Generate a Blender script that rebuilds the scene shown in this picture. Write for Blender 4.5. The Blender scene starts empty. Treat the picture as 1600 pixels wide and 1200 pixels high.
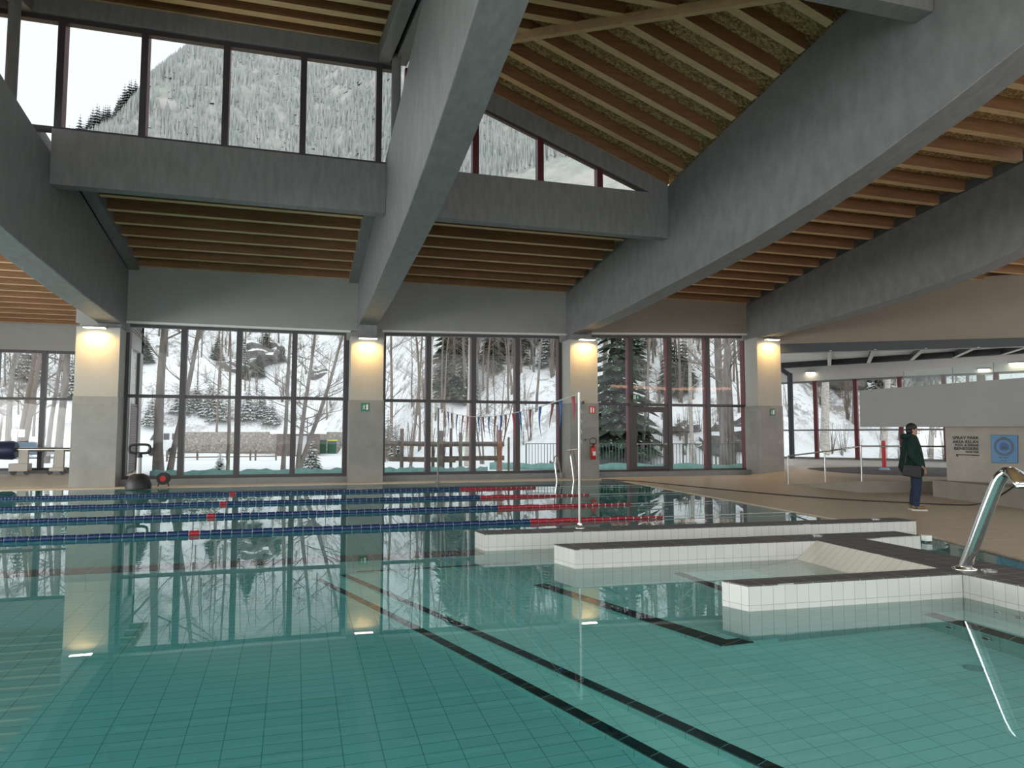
import bpy, bmesh, math, random
from mathutils import Vector, Matrix
random.seed(7)
S = bpy.context.scene
COL = S.collection
# ------------------------------------------------------------------ camera
F, H = 1130.0, 1.5                       # focal length in pixels of the 1600 px frame, eye height above the water
PITCH, YAW = math.atan(82/F), math.atan(340/F)
cd = bpy.data.cameras.new('camera'); cam = bpy.data.objects.new('camera', cd); COL.objects.link(cam)
cd.sensor_width = 36; cd.lens = 36*F/1600; cd.clip_end = 2000; cd.clip_start = .05
cam.location = (0, 0, H); cam.rotation_euler = (math.pi/2+PITCH, 0, -YAW)
S.camera = cam
# ------------------------------------------------------------------ sky
W = bpy.data.worlds.new('sky'); S.world = W; W.use_nodes = True
nt = W.node_tree; nt.nodes.clear()
wo = nt.nodes.new('ShaderNodeOutputWorld'); bg = nt.nodes.new('ShaderNodeBackground')
tc = nt.nodes.new('ShaderNodeTexCoord'); sx = nt.nodes.new('ShaderNodeSeparateXYZ'); cr = nt.nodes.new('ShaderNodeValToRGB')
mp = nt.nodes.new('ShaderNodeMapRange')
nt.links.new(tc.outputs['Generated'], sx.inputs[0]); nt.links.new(sx.outputs['Y'], mp.inputs['Value'])
mp.inputs['From Min'].default_value = -1; mp.inputs['From Max'].default_value = 1
nt.links.new(mp.outputs[0], cr.inputs[0]); nt.links.new(cr.outputs[0], bg.inputs[0])
cr.color_ramp.elements[0].position = .25; cr.color_ramp.elements[0].color = (1.3, 1.33, 1.35, 1)
cr.color_ramp.elements[1].position = .7; cr.color_ramp.elements[1].color = (.80, .85, .88, 1)
bg.inputs[1].default_value = 1.0
nt.links.new(bg.outputs[0], wo.inputs[0])
# ------------------------------------------------------------------ added area fills standing in for daylight, behind the viewer and to the left
def area(name, loc, rot, sx_, sy_, power, color=(1, 1, 1)):
    l = bpy.data.lights.new(name, 'AREA'); l.shape = 'RECTANGLE'; l.size = sx_; l.size_y = sy_
    l.energy = power; l.color = color
    o = bpy.data.objects.new(name, l); COL.objects.link(o); o.location = loc; o.rotation_euler = rot
    return o
area('fill_south', (3, -5.5, 4.2), (math.radians(90), 0, 0), 26, 6.5, 330, (.97, 1, 1))
area('fill_west', (-15.5, 13.5, 1.9), (math.radians(104), 0, math.radians(-90)), 20, 3.4, 1350, (.98, 1, .99))
# ------------------------------------------------------------------ colour management and sampling
S.view_settings.view_transform = 'Standard'; S.view_settings.look = 'None'
S.view_settings.exposure = 0.42; S.view_settings.gamma = 1.0; S.view_settings.use_curve_mapping = False
S.render.engine = 'CYCLES'
cy = S.cycles
cy.use_denoising = True
cy.max_bounces = 12; cy.diffuse_bounces = 5; cy.glossy_bounces = 5; cy.transmission_bounces = 8
cy.transparent_max_bounces = 24; cy.volume_bounces = 0; cy.sample_clamp_indirect = 6; cy.caustics_reflective = True
cy.blur_glossy = .3

# ================================================================== geometry helpers
def ray(x, y):
    r = (x-800)/F; u = -(y-600)/F; f = 1.0
    c, s = math.cos(PITCH), math.sin(PITCH); f2 = f*c-u*s; u2 = f*s+u*c
    cyw, syw = math.cos(YAW), math.sin(YAW)
    return Vector((r*cyw+f2*syw, -r*syw+f2*cyw, u2))
C0 = Vector((0, 0, H))
def onz(x, y, z=0.0):
    d = ray(x, y); return C0+d*((z-H)/d.z)
def onp(x, y, p, n):
    d = ray(x, y); n = Vector(n); return C0+d*((Vector(p)-C0).dot(n)/d.dot(n))
def ony(x, y, Y): return onp(x, y, (0, Y, 0), (0, 1, 0))
def onx(x, y, X): return onp(x, y, (X, 0, 0), (1, 0, 0))
def onw(x, y, z, n=1.333):
    d = ray(x, y).normalized(); P = C0+d*(-H/d.z)
    c1 = -d.z; c2 = math.sqrt(1-(1-c1*c1)/n**2)
    r = d/n+Vector((0, 0, 1))*(c1/n-c2)
    return P+r*(z/r.z)

class MB:
    def __init__(s): s.v = []; s.f = []; s.sm = []
    def add(s, vs, fs, smooth=False):
        b = len(s.v); s.v += [Vector(v) for v in vs]
        for f in fs: s.f.append([b+i for i in f]); s.sm.append(smooth)
        return s
    def box(s, a, b):
        x0, y0, z0 = [min(p, q) for p, q in zip(a, b)]; x1, y1, z1 = [max(p, q) for p, q in zip(a, b)]
        return s.add([(x0, y0, z0), (x1, y0, z0), (x1, y1, z0), (x0, y1, z0), (x0, y0, z1), (x1, y0, z1), (x1, y1, z1), (x0, y1, z1)],
                     [(0, 3, 2, 1), (4, 5, 6, 7), (0, 1, 5, 4), (1, 2, 6, 5), (2, 3, 7, 6), (3, 0, 4, 7)])
    def obox(s, c, ax, ay, az):   # centre and three half-axis vectors
        c = Vector(c); ax, ay, az = Vector(ax), Vector(ay), Vector(az)
        vs = [c+sx*ax+sy*ay+sz*az for sz in (-1, 1) for sx, sy in ((-1, -1), (1, -1), (1, 1), (-1, 1))]
        return s.add(vs, [(0, 3, 2, 1), (4, 5, 6, 7), (0, 1, 5, 4), (1, 2, 6, 5), (2, 3, 7, 6), (3, 0, 4, 7)])
    def prism(s, poly, z0, z1):   # plan polygon, z0/z1 numbers or per-vertex lists
        ar = sum(poly[i][0]*poly[(i+1) % len(poly)][1]-poly[(i+1) % len(poly)][0]*poly[i][1] for i in range(len(poly)))
        if ar < 0:
            poly = list(poly)[::-1]; z0 = z0[::-1] if isinstance(z0, (list, tuple)) else z0; z1 = z1[::-1] if isinstance(z1, (list, tuple)) else z1
        n = len(poly)
        za = z0 if isinstance(z0, (list, tuple)) else [z0]*n; zb = z1 if isinstance(z1, (list, tuple)) else [z1]*n
        vs = [(p[0], p[1], za[i]) for i, p in enumerate(poly)]+[(p[0], p[1], zb[i]) for i, p in enumerate(poly)]
        return s.add(vs, [tuple(reversed(range(n))), tuple(range(n, 2*n))]+[(i, (i+1) % n, n+(i+1) % n, n+i) for i in range(n)])
    def ext(s, poly, vec):        # 3-D polygon extruded by a vector
        n = len(poly); vec = Vector(vec); p = [Vector(q) for q in poly]
        return s.add(p+[q+vec for q in p], [tuple(range(n)), tuple(reversed(range(n, 2*n)))]+[(i, n+i, n+(i+1) % n, (i+1) % n) for i in range(n)])
    def bar(s, a, b, w, h, up=(0, 0, 1)):
        a, b = Vector(a), Vector(b); d = (b-a).normalized(); sd = d.cross(Vector(up))
        if sd.length < 1e-4: sd = d.cross(Vector((1, 0, 0)))
        sd.normalize(); u = sd.cross(d)
        return s.obox((a+b)/2, (b-a)/2, sd*w/2, u*h/2)
    def tube(s, pts, r, n=10, cap=True):
        pts = [Vector(p) for p in pts]; m = len(pts)
        rs = r if isinstance(r, (list, tuple)) else [r]*m
        vs = []; ref = None
        for i, p in enumerate(pts):
            t = (pts[min(i+1, m-1)]-pts[max(i-1, 0)]).normalized()
            if ref is None:
                ref = t.cross(Vector((0, 0, 1)))
                if ref.length < 1e-3: ref = Vector((1, 0, 0))
            ref = (ref-t*ref.dot(t)).normalized(); w = t.cross(ref)
            for k in range(n):
                a = 2*math.pi*k/n; vs.append(p+(ref*math.cos(a)+w*math.sin(a))*rs[i])
        fs = [(i*n+k, i*n+(k+1) % n, (i+1)*n+(k+1) % n, (i+1)*n+k) for i in range(m-1) for k in range(n)]
        s.add(vs, fs, True)
        if cap: s.add(vs[:n], [tuple(reversed(range(n)))]); s.add(vs[-n:], [tuple(range(n))])
        return s
    def lathe(s, c, prof, n=20, axis='z'):
        c = Vector(c); vs = []
        for r, z in prof:
            for k in range(n):
                a = 2*math.pi*k/n; p = (r*math.cos(a), r*math.sin(a), z)
                if axis == 'y': p = (p[0], p[2], p[1])
                if axis == 'x': p = (p[2], p[0], p[1])
                vs.append(c+Vector(p))
        m = len(prof)
        s.add(vs, [(i*n+k, i*n+(k+1) % n, (i+1)*n+(k+1) % n, (i+1)*n+k) for i in range(m-1) for k in range(n)], True)
        s.add(vs[:n], [tuple(reversed(range(n)))]); s.add(vs[-n:], [tuple(range(n))])
        return s
    def ball(s, c, r, n=10, m=7):
        if not isinstance(r, (list, tuple)): r = (r, r, r)
        c = Vector(c); vs = [c+Vector((0, 0, -r[2]))]
        for i in range(1, m):
            t = math.pi*i/m-math.pi/2
            for k in range(n):
                a = 2*math.pi*k/n; vs.append(c+Vector((r[0]*math.cos(t)*math.cos(a), r[1]*math.cos(t)*math.sin(a), r[2]*math.sin(t))))
        vs.append(c+Vector((0, 0, r[2]))); T = len(vs)-1
        fs = [(0, 1+(k+1) % n, 1+k) for k in range(n)]
        fs += [(1+i*n+k, 1+i*n+(k+1) % n, 1+(i+1)*n+(k+1) % n, 1+(i+1)*n+k) for i in range(m-2) for k in range(n)]
        fs += [(T, 1+(m-2)*n+k, 1+(m-2)*n+(k+1) % n) for k in range(n)]
        return s.add(vs, fs, True)
    def build(s, name, mat, parent=None, **k):
        me = bpy.data.meshes.new(name); o = bpy.data.objects.new(name, me); COL.objects.link(o)
        org = Vector((0, 0, 0))
        if parent is not None:
            q = parent
            while q is not None: org += q.location; q = q.parent
            o.parent = parent
        elif s.v and k.pop('rebase', True):
            xs = [v.x for v in s.v]; ys = [v.y for v in s.v]; zs = [v.z for v in s.v]
            org = Vector(((min(xs)+max(xs))/2, (min(ys)+max(ys))/2, min(zs))); o.location = org
        me.from_pydata([tuple(v-org) for v in s.v], [], s.f)
        me.polygons.foreach_set('use_smooth', s.sm)
        me.materials.append(mat); me.update()
        tag(o, **k)
        return o
def tag(o, label=None, cat=None, group=None, kind=None, **_):
    if label: o['label'] = label
    if cat: o['category'] = cat
    if group: o['group'] = group
    if kind: o['kind'] = kind
    return o
def thing(name, loc, label, cat, group=None, kind=None):
    o = bpy.data.objects.new(name, None); COL.objects.link(o); o.location = loc; o.empty_display_size = .1
    return tag(o, label, cat, group, kind)
def struct(name, mb, mat, parent=None):
    return mb.build(name, mat, parent, kind='structure') if parent is None else mb.build(name, mat, parent)
def bevel(o, w=.01, seg=2):
    m = o.modifiers.new('bevel', 'BEVEL'); m.width = w; m.segments = seg; m.limit_method = 'ANGLE'; return o

# ================================================================== materials
M = {}
def nodes(name):
    m = bpy.data.materials.new(name); m.use_nodes = True; t = m.node_tree
    b = t.nodes['Principled BSDF']; M[name] = m
    return m, t, b
def nn(t, ty, **k):
    n = t.nodes.new(ty)
    for a, v in k.items(): setattr(n, a, v)
    return n
def math_(t, op, a, b=None, c=None):
    n = nn(t, 'ShaderNodeMath', operation=op)
    for i, v in enumerate((a, b, c)):
        if v is None: continue
        if isinstance(v, (int, float)): n.inputs[i].default_value = v
        else: t.links.new(v, n.inputs[i])
    return n.outputs[0]
def mixc(t, fac, a, b):
    n = nn(t, 'ShaderNodeMix', data_type='RGBA')
    if isinstance(fac, (int, float)): n.inputs[0].default_value = fac
    else: t.links.new(fac, n.inputs[0])
    for i, v in ((6, a), (7, b)):
        if isinstance(v, tuple): n.inputs[i].default_value = (*v, 1)
        else: t.links.new(v, n.inputs[i])
    return n.outputs[2]
def noise(t, scale, detail=4, rough=.55, vec=None, stretch=None):
    g = nn(t, 'ShaderNodeNewGeometry'); src = g.outputs['Position'] if vec is None else vec
    if stretch:
        mpn = nn(t, 'ShaderNodeMapping'); mpn.inputs['Scale'].default_value = stretch
        t.links.new(src, mpn.inputs[0]); src = mpn.outputs[0]
    n = nn(t, 'ShaderNodeTexNoise'); n.inputs['Scale'].default_value = scale
    n.inputs['Detail'].default_value = detail; n.inputs['Roughness'].default_value = rough
    t.links.new(src, n.inputs['Vector']); return n.outputs['Fac']
def ramp(t, fac, p0, p1):
    n = nn(t, 'ShaderNodeMapRange'); n.inputs['From Min'].default_value = p0; n.inputs['From Max'].default_value = p1
    t.links.new(fac, n.inputs['Value']); return n.outputs[0]
def bump(t, b, fac, strength=.3, dist=.01):
    n = nn(t, 'ShaderNodeBump'); n.inputs['Strength'].default_value = strength; n.inputs['Distance'].default_value = dist
    t.links.new(fac, n.inputs['Height']); t.links.new(n.outputs[0], b.inputs['Normal'])
def plain(name, col, rough=.5, metal=0.0, var=.0, vs=4, spec=.5, stretch=None, bmp=0):
    m, t, b = nodes(name)
    b.inputs['Roughness'].default_value = rough; b.inputs['Metallic'].default_value = metal
    b.inputs['Specular IOR Level'].default_value = spec
    b.inputs['Base Color'].default_value = (*col, 1)
    if var:
        f = noise(t, vs, stretch=stretch)
        lo = tuple(c*(1-var) for c in col); hi = tuple(min(1, c*(1+var)) for c in col)
        t.links.new(mixc(t, ramp(t, f, .3, .7), lo, hi), b.inputs['Base Color'])
        if bmp: bump(t, b, f, bmp)
    return m
def emit(name, col, st):
    m, t, b = nodes(name); b.inputs['Base Color'].default_value = (*col, 1)
    b.inputs['Emission Color'].default_value = (*col, 1); b.inputs['Emission Strength'].default_value = st
    return m
plain('beam_paint', (.205, .208, .206), .55, var=.14, vs=3, stretch=(3, 1.2, .7), bmp=.15)
plain('wall_paint', (.315, .312, .298), .8, var=.04, vs=1.5)
plain('wall_beige', (.27, .23, .185), .8, var=.04, vs=1.5)
plain('white_paint', (.72, .71, .68), .7, var=.03)
plain('column_plaster', (.44, .425, .385), .8, var=.03)
plain('frame_dark', (.06, .052, .055), .45)
plain('frame_maroon', (.11, .018, .026), .4)
plain('frame_red', (.15, .028, .034), .45)
plain('black_steel', (.035, .042, .047), .4)
plain('steel_grey', (.2, .21, .21), .45, var=.1)
plain('steel', (.42, .42, .40), .3, metal=1)
plain('chrome', (.8, .8, .78), .12, metal=1)
plain('black_rubber', (.02, .02, .022), .5)
plain('grey_plastic', (.55, .56, .56), .4)
plain('cream_plastic', (.55, .52, .46), .5)
plain('cover_blue', (.02, .035, .085), .4, var=.2, vs=6)
plain('float_blue', (.008, .032, .12), .28)
plain('float_red', (.38, .012, .03), .3)
plain('float_white', (.75, .77, .8), .35)
plain('red_plastic', (.55, .02, .02), .35)
plain('sign_green', (.01, .19, .09), .4)
plain('sign_white', (.85, .87, .85), .4)
plain('sign_red', (.6, .02, .03), .4)
plain('rope_white', (.55, .54, .51), .7)
plain('flag_blue', (.05, .12, .34), .6)
plain('flag_red', (.38, .05, .07), .6)
plain('flag_brown', (.20, .08, .07), .6)
plain('ink_black', (.015, .015, .015), .6)
plain('poster_blue', (.045, .17, .33), .45)
plain('poster_dark', (.02, .07, .12), .45)
plain('ground_black', (.06, .055, .06), .6, var=.2, vs=6)
plain('cream_stone', (.6, .56, .48), .5)
plain('coat_green', (.012, .032, .027), .9, var=.25, vs=9, spec=.2)
plain('bag_black', (.012, .013, .015), .6)
plain('jeans_blue', (.012, .026, .055), .85, var=.3, vs=14)
plain('skin', (.42, .24, .17), .55)
plain('hair_dark', (.012, .01, .009), .6)
plain('shoe_tan', (.2, .13, .07), .6)
plain('shoe_white', (.55, .52, .47), .6)
plain('bark_grey', (.23, .205, .185), .9, var=.35, vs=5, stretch=(1, 1, .3))
plain('bark_birch', (.5, .47, .43), .8, var=.35, vs=6, stretch=(1, 1, 3))
plain('twig_brown', (.2, .16, .13), .9)
plain('log_wood', (.17, .135, .115), .85, var=.3, vs=5)
plain('log_red', (.33, .15, .09), .8, var=.2, vs=5)
plain('vehicle_white', (.7, .73, .74), .35)
plain('window_tint', (.05, .06, .07), .2)
plain('bin_green', (.03, .12, .07), .5)
plain('bin_yellow', (.75, .62, .04), .5)
plain('tarp_teal', (.2, .38, .35), .7, var=.15, vs=4)
plain('louvre_brown', (.11, .07, .075), .5)
plain('fence_green', (.09, .14, .125), .5)
emit('lamp_glow', (1, .88, .66), 7)
emit('lamp_glow_soft', (1, .97, .9), 3)

def snowy(name, base, var, snow_at=.25, nscale=3.0):
    m, t, b = nodes(name); g = nn(t, 'ShaderNodeNewGeometry'); sp = nn(t, 'ShaderNodeSeparateXYZ')
    t.links.new(g.outputs['Normal'], sp.inputs[0])
    f = noise(t, nscale, 5, .65)
    k = math_(t, 'ADD', sp.outputs['Z'], math_(t, 'MULTIPLY', math_(t, 'SUBTRACT', f, .5), 1.6))
    mask = ramp(t, k, snow_at, snow_at+.12)
    f2 = noise(t, nscale*2.3, 4)
    c = mixc(t, ramp(t, f2, .3, .7), base, var)
    t.links.new(mixc(t, mask, c, (.83, .86, .88)), b.inputs['Base Color']); b.inputs['Roughness'].default_value = .85
    b.inputs['Specular IOR Level'].default_value = .15
    return m
snowy('conifer', (.035, .075, .05), (.09, .125, .085), .72, 5)
snowy('conifer_dark', (.02, .05, .035), (.07, .085, .06), .95, 4)
snowy('rock', (.13, .125, .12), (.22, .21, .20), .55, 1.6)
snowy('rail_snow', (.16, .13, .11), (.2, .17, .15), .5, 3)
m, t, b = nodes('haze_forest')  # pale base colour carries the distance haze; lighter specks are snow
f = noise(t, .35, 5, .7); f2 = noise(t, 1.6, 4, .7)
c = mixc(t, ramp(t, f, .35, .65), (.30, .345, .33), (.43, .43, .42))
c = mixc(t, math_(t, 'MULTIPLY', ramp(t, f2, .56, .72), .35), c, (.70, .73, .75))
t.links.new(c, b.inputs['Base Color']); b.inputs['Roughness'].default_value = 1; b.inputs['Specular IOR Level'].default_value = 0
g = nn(t, 'ShaderNodeNewGeometry'); va = nn(t, 'ShaderNodeVectorMath', operation='ADD'); va.inputs[1].default_value = (0, -2.2, 3.0); vn_ = nn(t, 'ShaderNodeVectorMath', operation='NORMALIZE')  # normals bent up and forward to flatten the shading like haze
t.links.new(g.outputs['Normal'], va.inputs[0]); t.links.new(va.outputs[0], vn_.inputs[0]); t.links.new(vn_.outputs[0], b.inputs['Normal'])
# snow slope: white with twigs, bark litter and stones showing through
m, t, b = nodes('snow_slope')
g = nn(t, 'ShaderNodeNewGeometry'); sp = nn(t, 'ShaderNodeSeparateXYZ'); t.links.new(g.outputs['Position'], sp.inputs[0])
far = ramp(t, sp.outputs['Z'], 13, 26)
hi = ramp(t, sp.outputs['Z'], .5, 3.5)
f = noise(t, .9, 8, .78, stretch=(1, 1, .6)); f2 = noise(t, .16, 4, .6)
f9 = noise(t, 3.2, 6, .8, stretch=(1, 1, .5)); mask = math_(t, 'MAXIMUM', ramp(t, math_(t, 'ADD', f, math_(t, 'MULTIPLY', math_(t, 'SUBTRACT', f2, .5), .5)), .53, .60), math_(t, 'MULTIPLY', ramp(t, math_(t, 'ADD', f9, math_(t, 'MULTIPLY', math_(t, 'SUBTRACT', f2, .5), .6)), .56, .62), .8))
mask = math_(t, 'MULTIPLY', mask, math_(t, 'MULTIPLY', hi, .85))
c = mixc(t, mask, (.84, .87, .89), (.24, .22, .20))
fc = mixc(t, ramp(t, noise(t, .25, 6, .7), .4, .6), (.32, .35, .32), (.46, .44, .42))  # far ground paled, haze put into its colour
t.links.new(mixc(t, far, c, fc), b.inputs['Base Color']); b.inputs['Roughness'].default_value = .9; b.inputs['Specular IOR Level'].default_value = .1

# timber
def timber(name, a, bcol, st):
    m, t, b = nodes(name)
    f = noise(t, 3, 6, .6, stretch=st)
    f3 = noise(t, .6, 2, .5)
    c = mixc(t, ramp(t, f, .3, .72), a, bcol)
    c = mixc(t, math_(t, 'MULTIPLY', ramp(t, f3, .4, .7), .3), c, tuple(x*.7 for x in a))
    t.links.new(c, b.inputs['Base Color']); b.inputs['Roughness'].default_value = .6
    b.inputs['Specular IOR Level'].default_value = .3
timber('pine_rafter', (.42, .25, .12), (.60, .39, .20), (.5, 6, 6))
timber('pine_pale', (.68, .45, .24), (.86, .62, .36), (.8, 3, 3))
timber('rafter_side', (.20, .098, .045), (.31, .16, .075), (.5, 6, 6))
# OSB
m, t, b = nodes('osb')
g = nn(t, 'ShaderNodeNewGeometry'); mpn = nn(t, 'ShaderNodeMapping'); mpn.inputs['Scale'].default_value = (18, 26, 18); mpn.inputs['Rotation'].default_value = (0, 0, .5)
t.links.new(g.outputs['Position'], mpn.inputs[0])
v = nn(t, 'ShaderNodeTexVoronoi'); v.inputs['Scale'].default_value = 1.0; v.inputs['Randomness'].default_value = 1
nz = nn(t, 'ShaderNodeTexNoise'); nz.inputs['Scale'].default_value = 4; nz.inputs['Distortion'].default_value = 2
t.links.new(mpn.outputs[0], v.inputs['Vector']); t.links.new(mpn.outputs[0], nz.inputs['Vector'])
bw = nn(t, 'ShaderNodeRGBToBW'); t.links.new(v.outputs['Color'], bw.inputs[0])
c = mixc(t, ramp(t, bw.outputs[0], .2, .8), (.24, .15, .055), (.66, .47, .22))
t.links.new(c, b.inputs['Base Color']); b.inputs['Roughness'].default_value = .7

# tiles: grid in world metres. mode: floor (X,Y), wall (horizontal,Z)
def tiles(name, col, grout, w, h, gw, mode='floor', shear=0.0, ou=0.0, ov=0.0, rough=.25, var=.03, stone=0.0, bands=None, spec=.5):
    m, t, b = nodes(name)
    g = nn(t, 'ShaderNodeNewGeometry'); p = nn(t, 'ShaderNodeSeparateXYZ'); t.links.new(g.outputs['Position'], p.inputs[0])
    if mode == 'floor':
        u = p.outputs['X']; vv = p.outputs['Y']
        if shear: u = math_(t, 'ADD', u, math_(t, 'MULTIPLY', vv, shear))
    else:
        n = nn(t, 'ShaderNodeSeparateXYZ'); t.links.new(g.outputs['True Normal'], n.inputs[0])
        ax = math_(t, 'ABSOLUTE', n.outputs['X']); ay = math_(t, 'ABSOLUTE', n.outputs['Y'])
        s = math_(t, 'GREATER_THAN', ax, ay)
        u = math_(t, 'ADD', math_(t, 'MULTIPLY', p.outputs['Y'], s), math_(t, 'MULTIPLY', p.outputs['X'], math_(t, 'SUBTRACT', 1.0, s)))
        vv = p.outputs['Z']
        if mode == 'run': u, vv = u, u
    def line(c, size, off):
        a = math_(t, 'FRACT', math_(t, 'DIVIDE', math_(t, 'ADD', c, off+1000*size), size))
        return math_(t, 'LESS_THAN', a, gw/size), math_(t, 'FLOOR', math_(t, 'DIVIDE', math_(t, 'ADD', c, off+1000*size), size))
    lu, iu = line(u, w, ou)
    if mode == 'run': mask = lu; iv = iu
    else:
        lv, iv = line(vv, h, ov); mask = math_(t, 'MAXIMUM', lu, lv)
    wn = nn(t, 'ShaderNodeTexWhiteNoise', noise_dimensions='2D'); cb = nn(t, 'ShaderNodeCombineXYZ')
    t.links.new(iu, cb.inputs[0]); t.links.new(iv, cb.inputs[1]); t.links.new(cb.outputs[0], wn.inputs['Vector'])
    lo = tuple(c*(1-var) for c in col); hi = tuple(min(1, c*(1+var)) for c in col)
    c = mixc(t, wn.outputs['Value'], lo, hi)
    if stone:
        f = noise(t, 2.2, 6, .6); c = mixc(t, math_(t, 'MULTIPLY', ramp(t, f, .35, .7), stone), c, tuple(x*.6 for x in col))
    t.links.new(mixc(t, mask, c, grout), b.inputs['Base Color'])
    b.inputs['Roughness'].default_value = rough; b.inputs['Specular IOR Level'].default_value = spec
    return m
GRT = (.30, .32, .30)
tiles('tile_white_wall', (.62, .615, .575), GRT, .118, .166, .004, 'wall', ou=-.0, ov=-.046)
tiles('tile_slope', (.68, .66, .58), GRT, .118, 1, .004, 'run')
tiles('tile_dark', (.085, .083, .086), (.36, .36, .35), .245, .21, .007, 'floor', rough=.45, stone=.3)
tiles('tile_nosing', (.022, .03, .035), (.4, .45, .44), .75, 50, .02, 'floor', shear=-2.7, ov=5, rough=.4)
tiles('tile_floor_deep', (.50, .64, .64), (.22, .34, .34), .242, .122, .006, 'floor', ou=.152, ov=.0)
tiles('tile_floor_shallow', (.80, .87, .83), (.48, .58, .56), .243, .122, .006, 'floor', shear=-.029, ou=-.028, ov=-.018)
tiles('tile_pool_wall', (.56, .69, .66), (.28, .40, .39), .245, .3, .005, 'wall')
tiles('tile_riser', (.80, .88, .84), (.4, .5, .5), .235, .5, .006, 'wall')
tiles('tile_stone', (.30, .29, .265), (.22, .215, .2), .62, .62, .004, 'wall', rough=.5, var=.06, stone=.45, ov=.03, ou=.2)
tiles('tile_stone_warm', (.33, .30, .25), (.24, .22, .19), .9, 1.9, .004, 'wall', rough=.6, var=.05, stone=.4)
# deck: long wood-look porcelain planks, streaky
m, t, b = nodes('deck_tile')
f = noise(t, 2.0, 6, .65, stretch=(.5, 5, 1)); f2 = noise(t, .35, 3, .5)
c = mixc(t, ramp(t, f, .3, .75), (.46, .365, .26), (.66, .545, .41))
c = mixc(t, math_(t, 'MULTIPLY', f2, .35), c, (.46, .41, .34))
t.links.new(c, b.inputs['Base Color']); b.inputs['Roughness'].default_value = .42
# fieldstone wall
m, t, b = nodes('fieldstone')
g = nn(t, 'ShaderNodeNewGeometry'); v = nn(t, 'ShaderNodeTexVoronoi', feature='DISTANCE_TO_EDGE'); v.inputs['Scale'].default_value = 3.6
t.links.new(g.outputs['Position'], v.inputs['Vector'])
v2 = nn(t, 'ShaderNodeTexVoronoi'); v2.inputs['Scale'].default_value = 3.6; t.links.new(g.outputs['Position'], v2.inputs['Vector'])
bw = nn(t, 'ShaderNodeRGBToBW'); t.links.new(v2.outputs['Color'], bw.inputs[0])
c = mixc(t, bw.outputs[0], (.25, .22, .19), (.42, .385, .34))
t.links.new(mixc(t, ramp(t, v.outputs['Distance'], .02, .07), (.16, .15, .14), c), b.inputs['Base Color']); b.inputs['Roughness'].default_value = .9
# window glass: clear pane with a weak mirror reflection
def pane(name, tint, refl):
    m = bpy.data.materials.new(name); m.use_nodes = True; t = m.node_tree; t.nodes.clear(); M[name] = m
    o = nn(t, 'ShaderNodeOutputMaterial'); tr = nn(t, 'ShaderNodeBsdfTransparent'); gl = nn(t, 'ShaderNodeBsdfGlossy')
    gl.inputs['Roughness'].default_value = 0.0; tr.inputs[0].default_value = (*tint, 1)
    fr = nn(t, 'ShaderNodeFresnel'); fr.inputs['IOR'].default_value = refl
    mx = nn(t, 'ShaderNodeMixShader'); t.links.new(fr.outputs[0], mx.inputs[0])
    t.links.new(tr.outputs[0], mx.inputs[1]); t.links.new(gl.outputs[0], mx.inputs[2]); t.links.new(mx.outputs[0], o.inputs[0])
pane('pane_glass', (.94, .96, .955), 1.42)
pane('balustrade_glass', (.86, .9, .88), 1.5)
# water: refracting surface over an absorbing body
m = bpy.data.materials.new('pool_water'); m.use_nodes = True; t = m.node_tree; t.nodes.clear(); M['pool_water'] = m
o = nn(t, 'ShaderNodeOutputMaterial'); gl = nn(t, 'ShaderNodeBsdfGlass'); gl.inputs['IOR'].default_value = 1.333; gl.inputs['Roughness'].default_value = 0
gl.inputs['Color'].default_value = (1, 1, 1, 1)
ab = nn(t, 'ShaderNodeVolumeAbsorption'); ab.inputs['Color'].default_value = (.10, .80, .80, 1); ab.inputs['Density'].default_value = .44
n1 = noise(t, .8, 3, .5); bp = nn(t, 'ShaderNodeBump'); bp.inputs['Strength'].default_value = .2; bp.inputs['Distance'].default_value = .003
t.links.new(n1, bp.inputs['Height']); t.links.new(bp.outputs[0], gl.inputs['Normal'])
t.links.new(gl.outputs[0], o.inputs['Surface']); t.links.new(ab.outputs[0], o.inputs['Volume'])

# ================================================================== THE SETTING: pool basin, deck, walls
WFAR = 24.75
# --- pool outline
RE = [(10.7, 23.4), (10.42, 20.7), (9.95, 16.4), (9.45, 11.6), (9.15, 8.7), (8.78, 7.6), (8.45, 6.66), (7.95, 4), (7.3, .7)]
OUT = [(-22, .7)]+[(-22, 23.4)]+RE
# deck slabs
d = MB(); d.prism([(-22, 23.4), (10.7, 23.4), (10.7, 25.1), (-6.2, 25.1), (-6.2, 33.7), (-22, 33.7)], -.18, .02)
struct('floor', d, M['deck_tile'])
d = MB(); d.prism(RE[::-1]+[(10.7, 25.1), (18.3, 25.1), (34, 16), (34, -8), (7.3, -8)], -.18, .02)
struct('floor', d, M['deck_tile'])
d = MB(); d.prism([(-22, -8), (7.3, -8), (7.3, .7), (-22, .7)], -.18, .02); struct('floor', d, M['deck_tile'])
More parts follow.
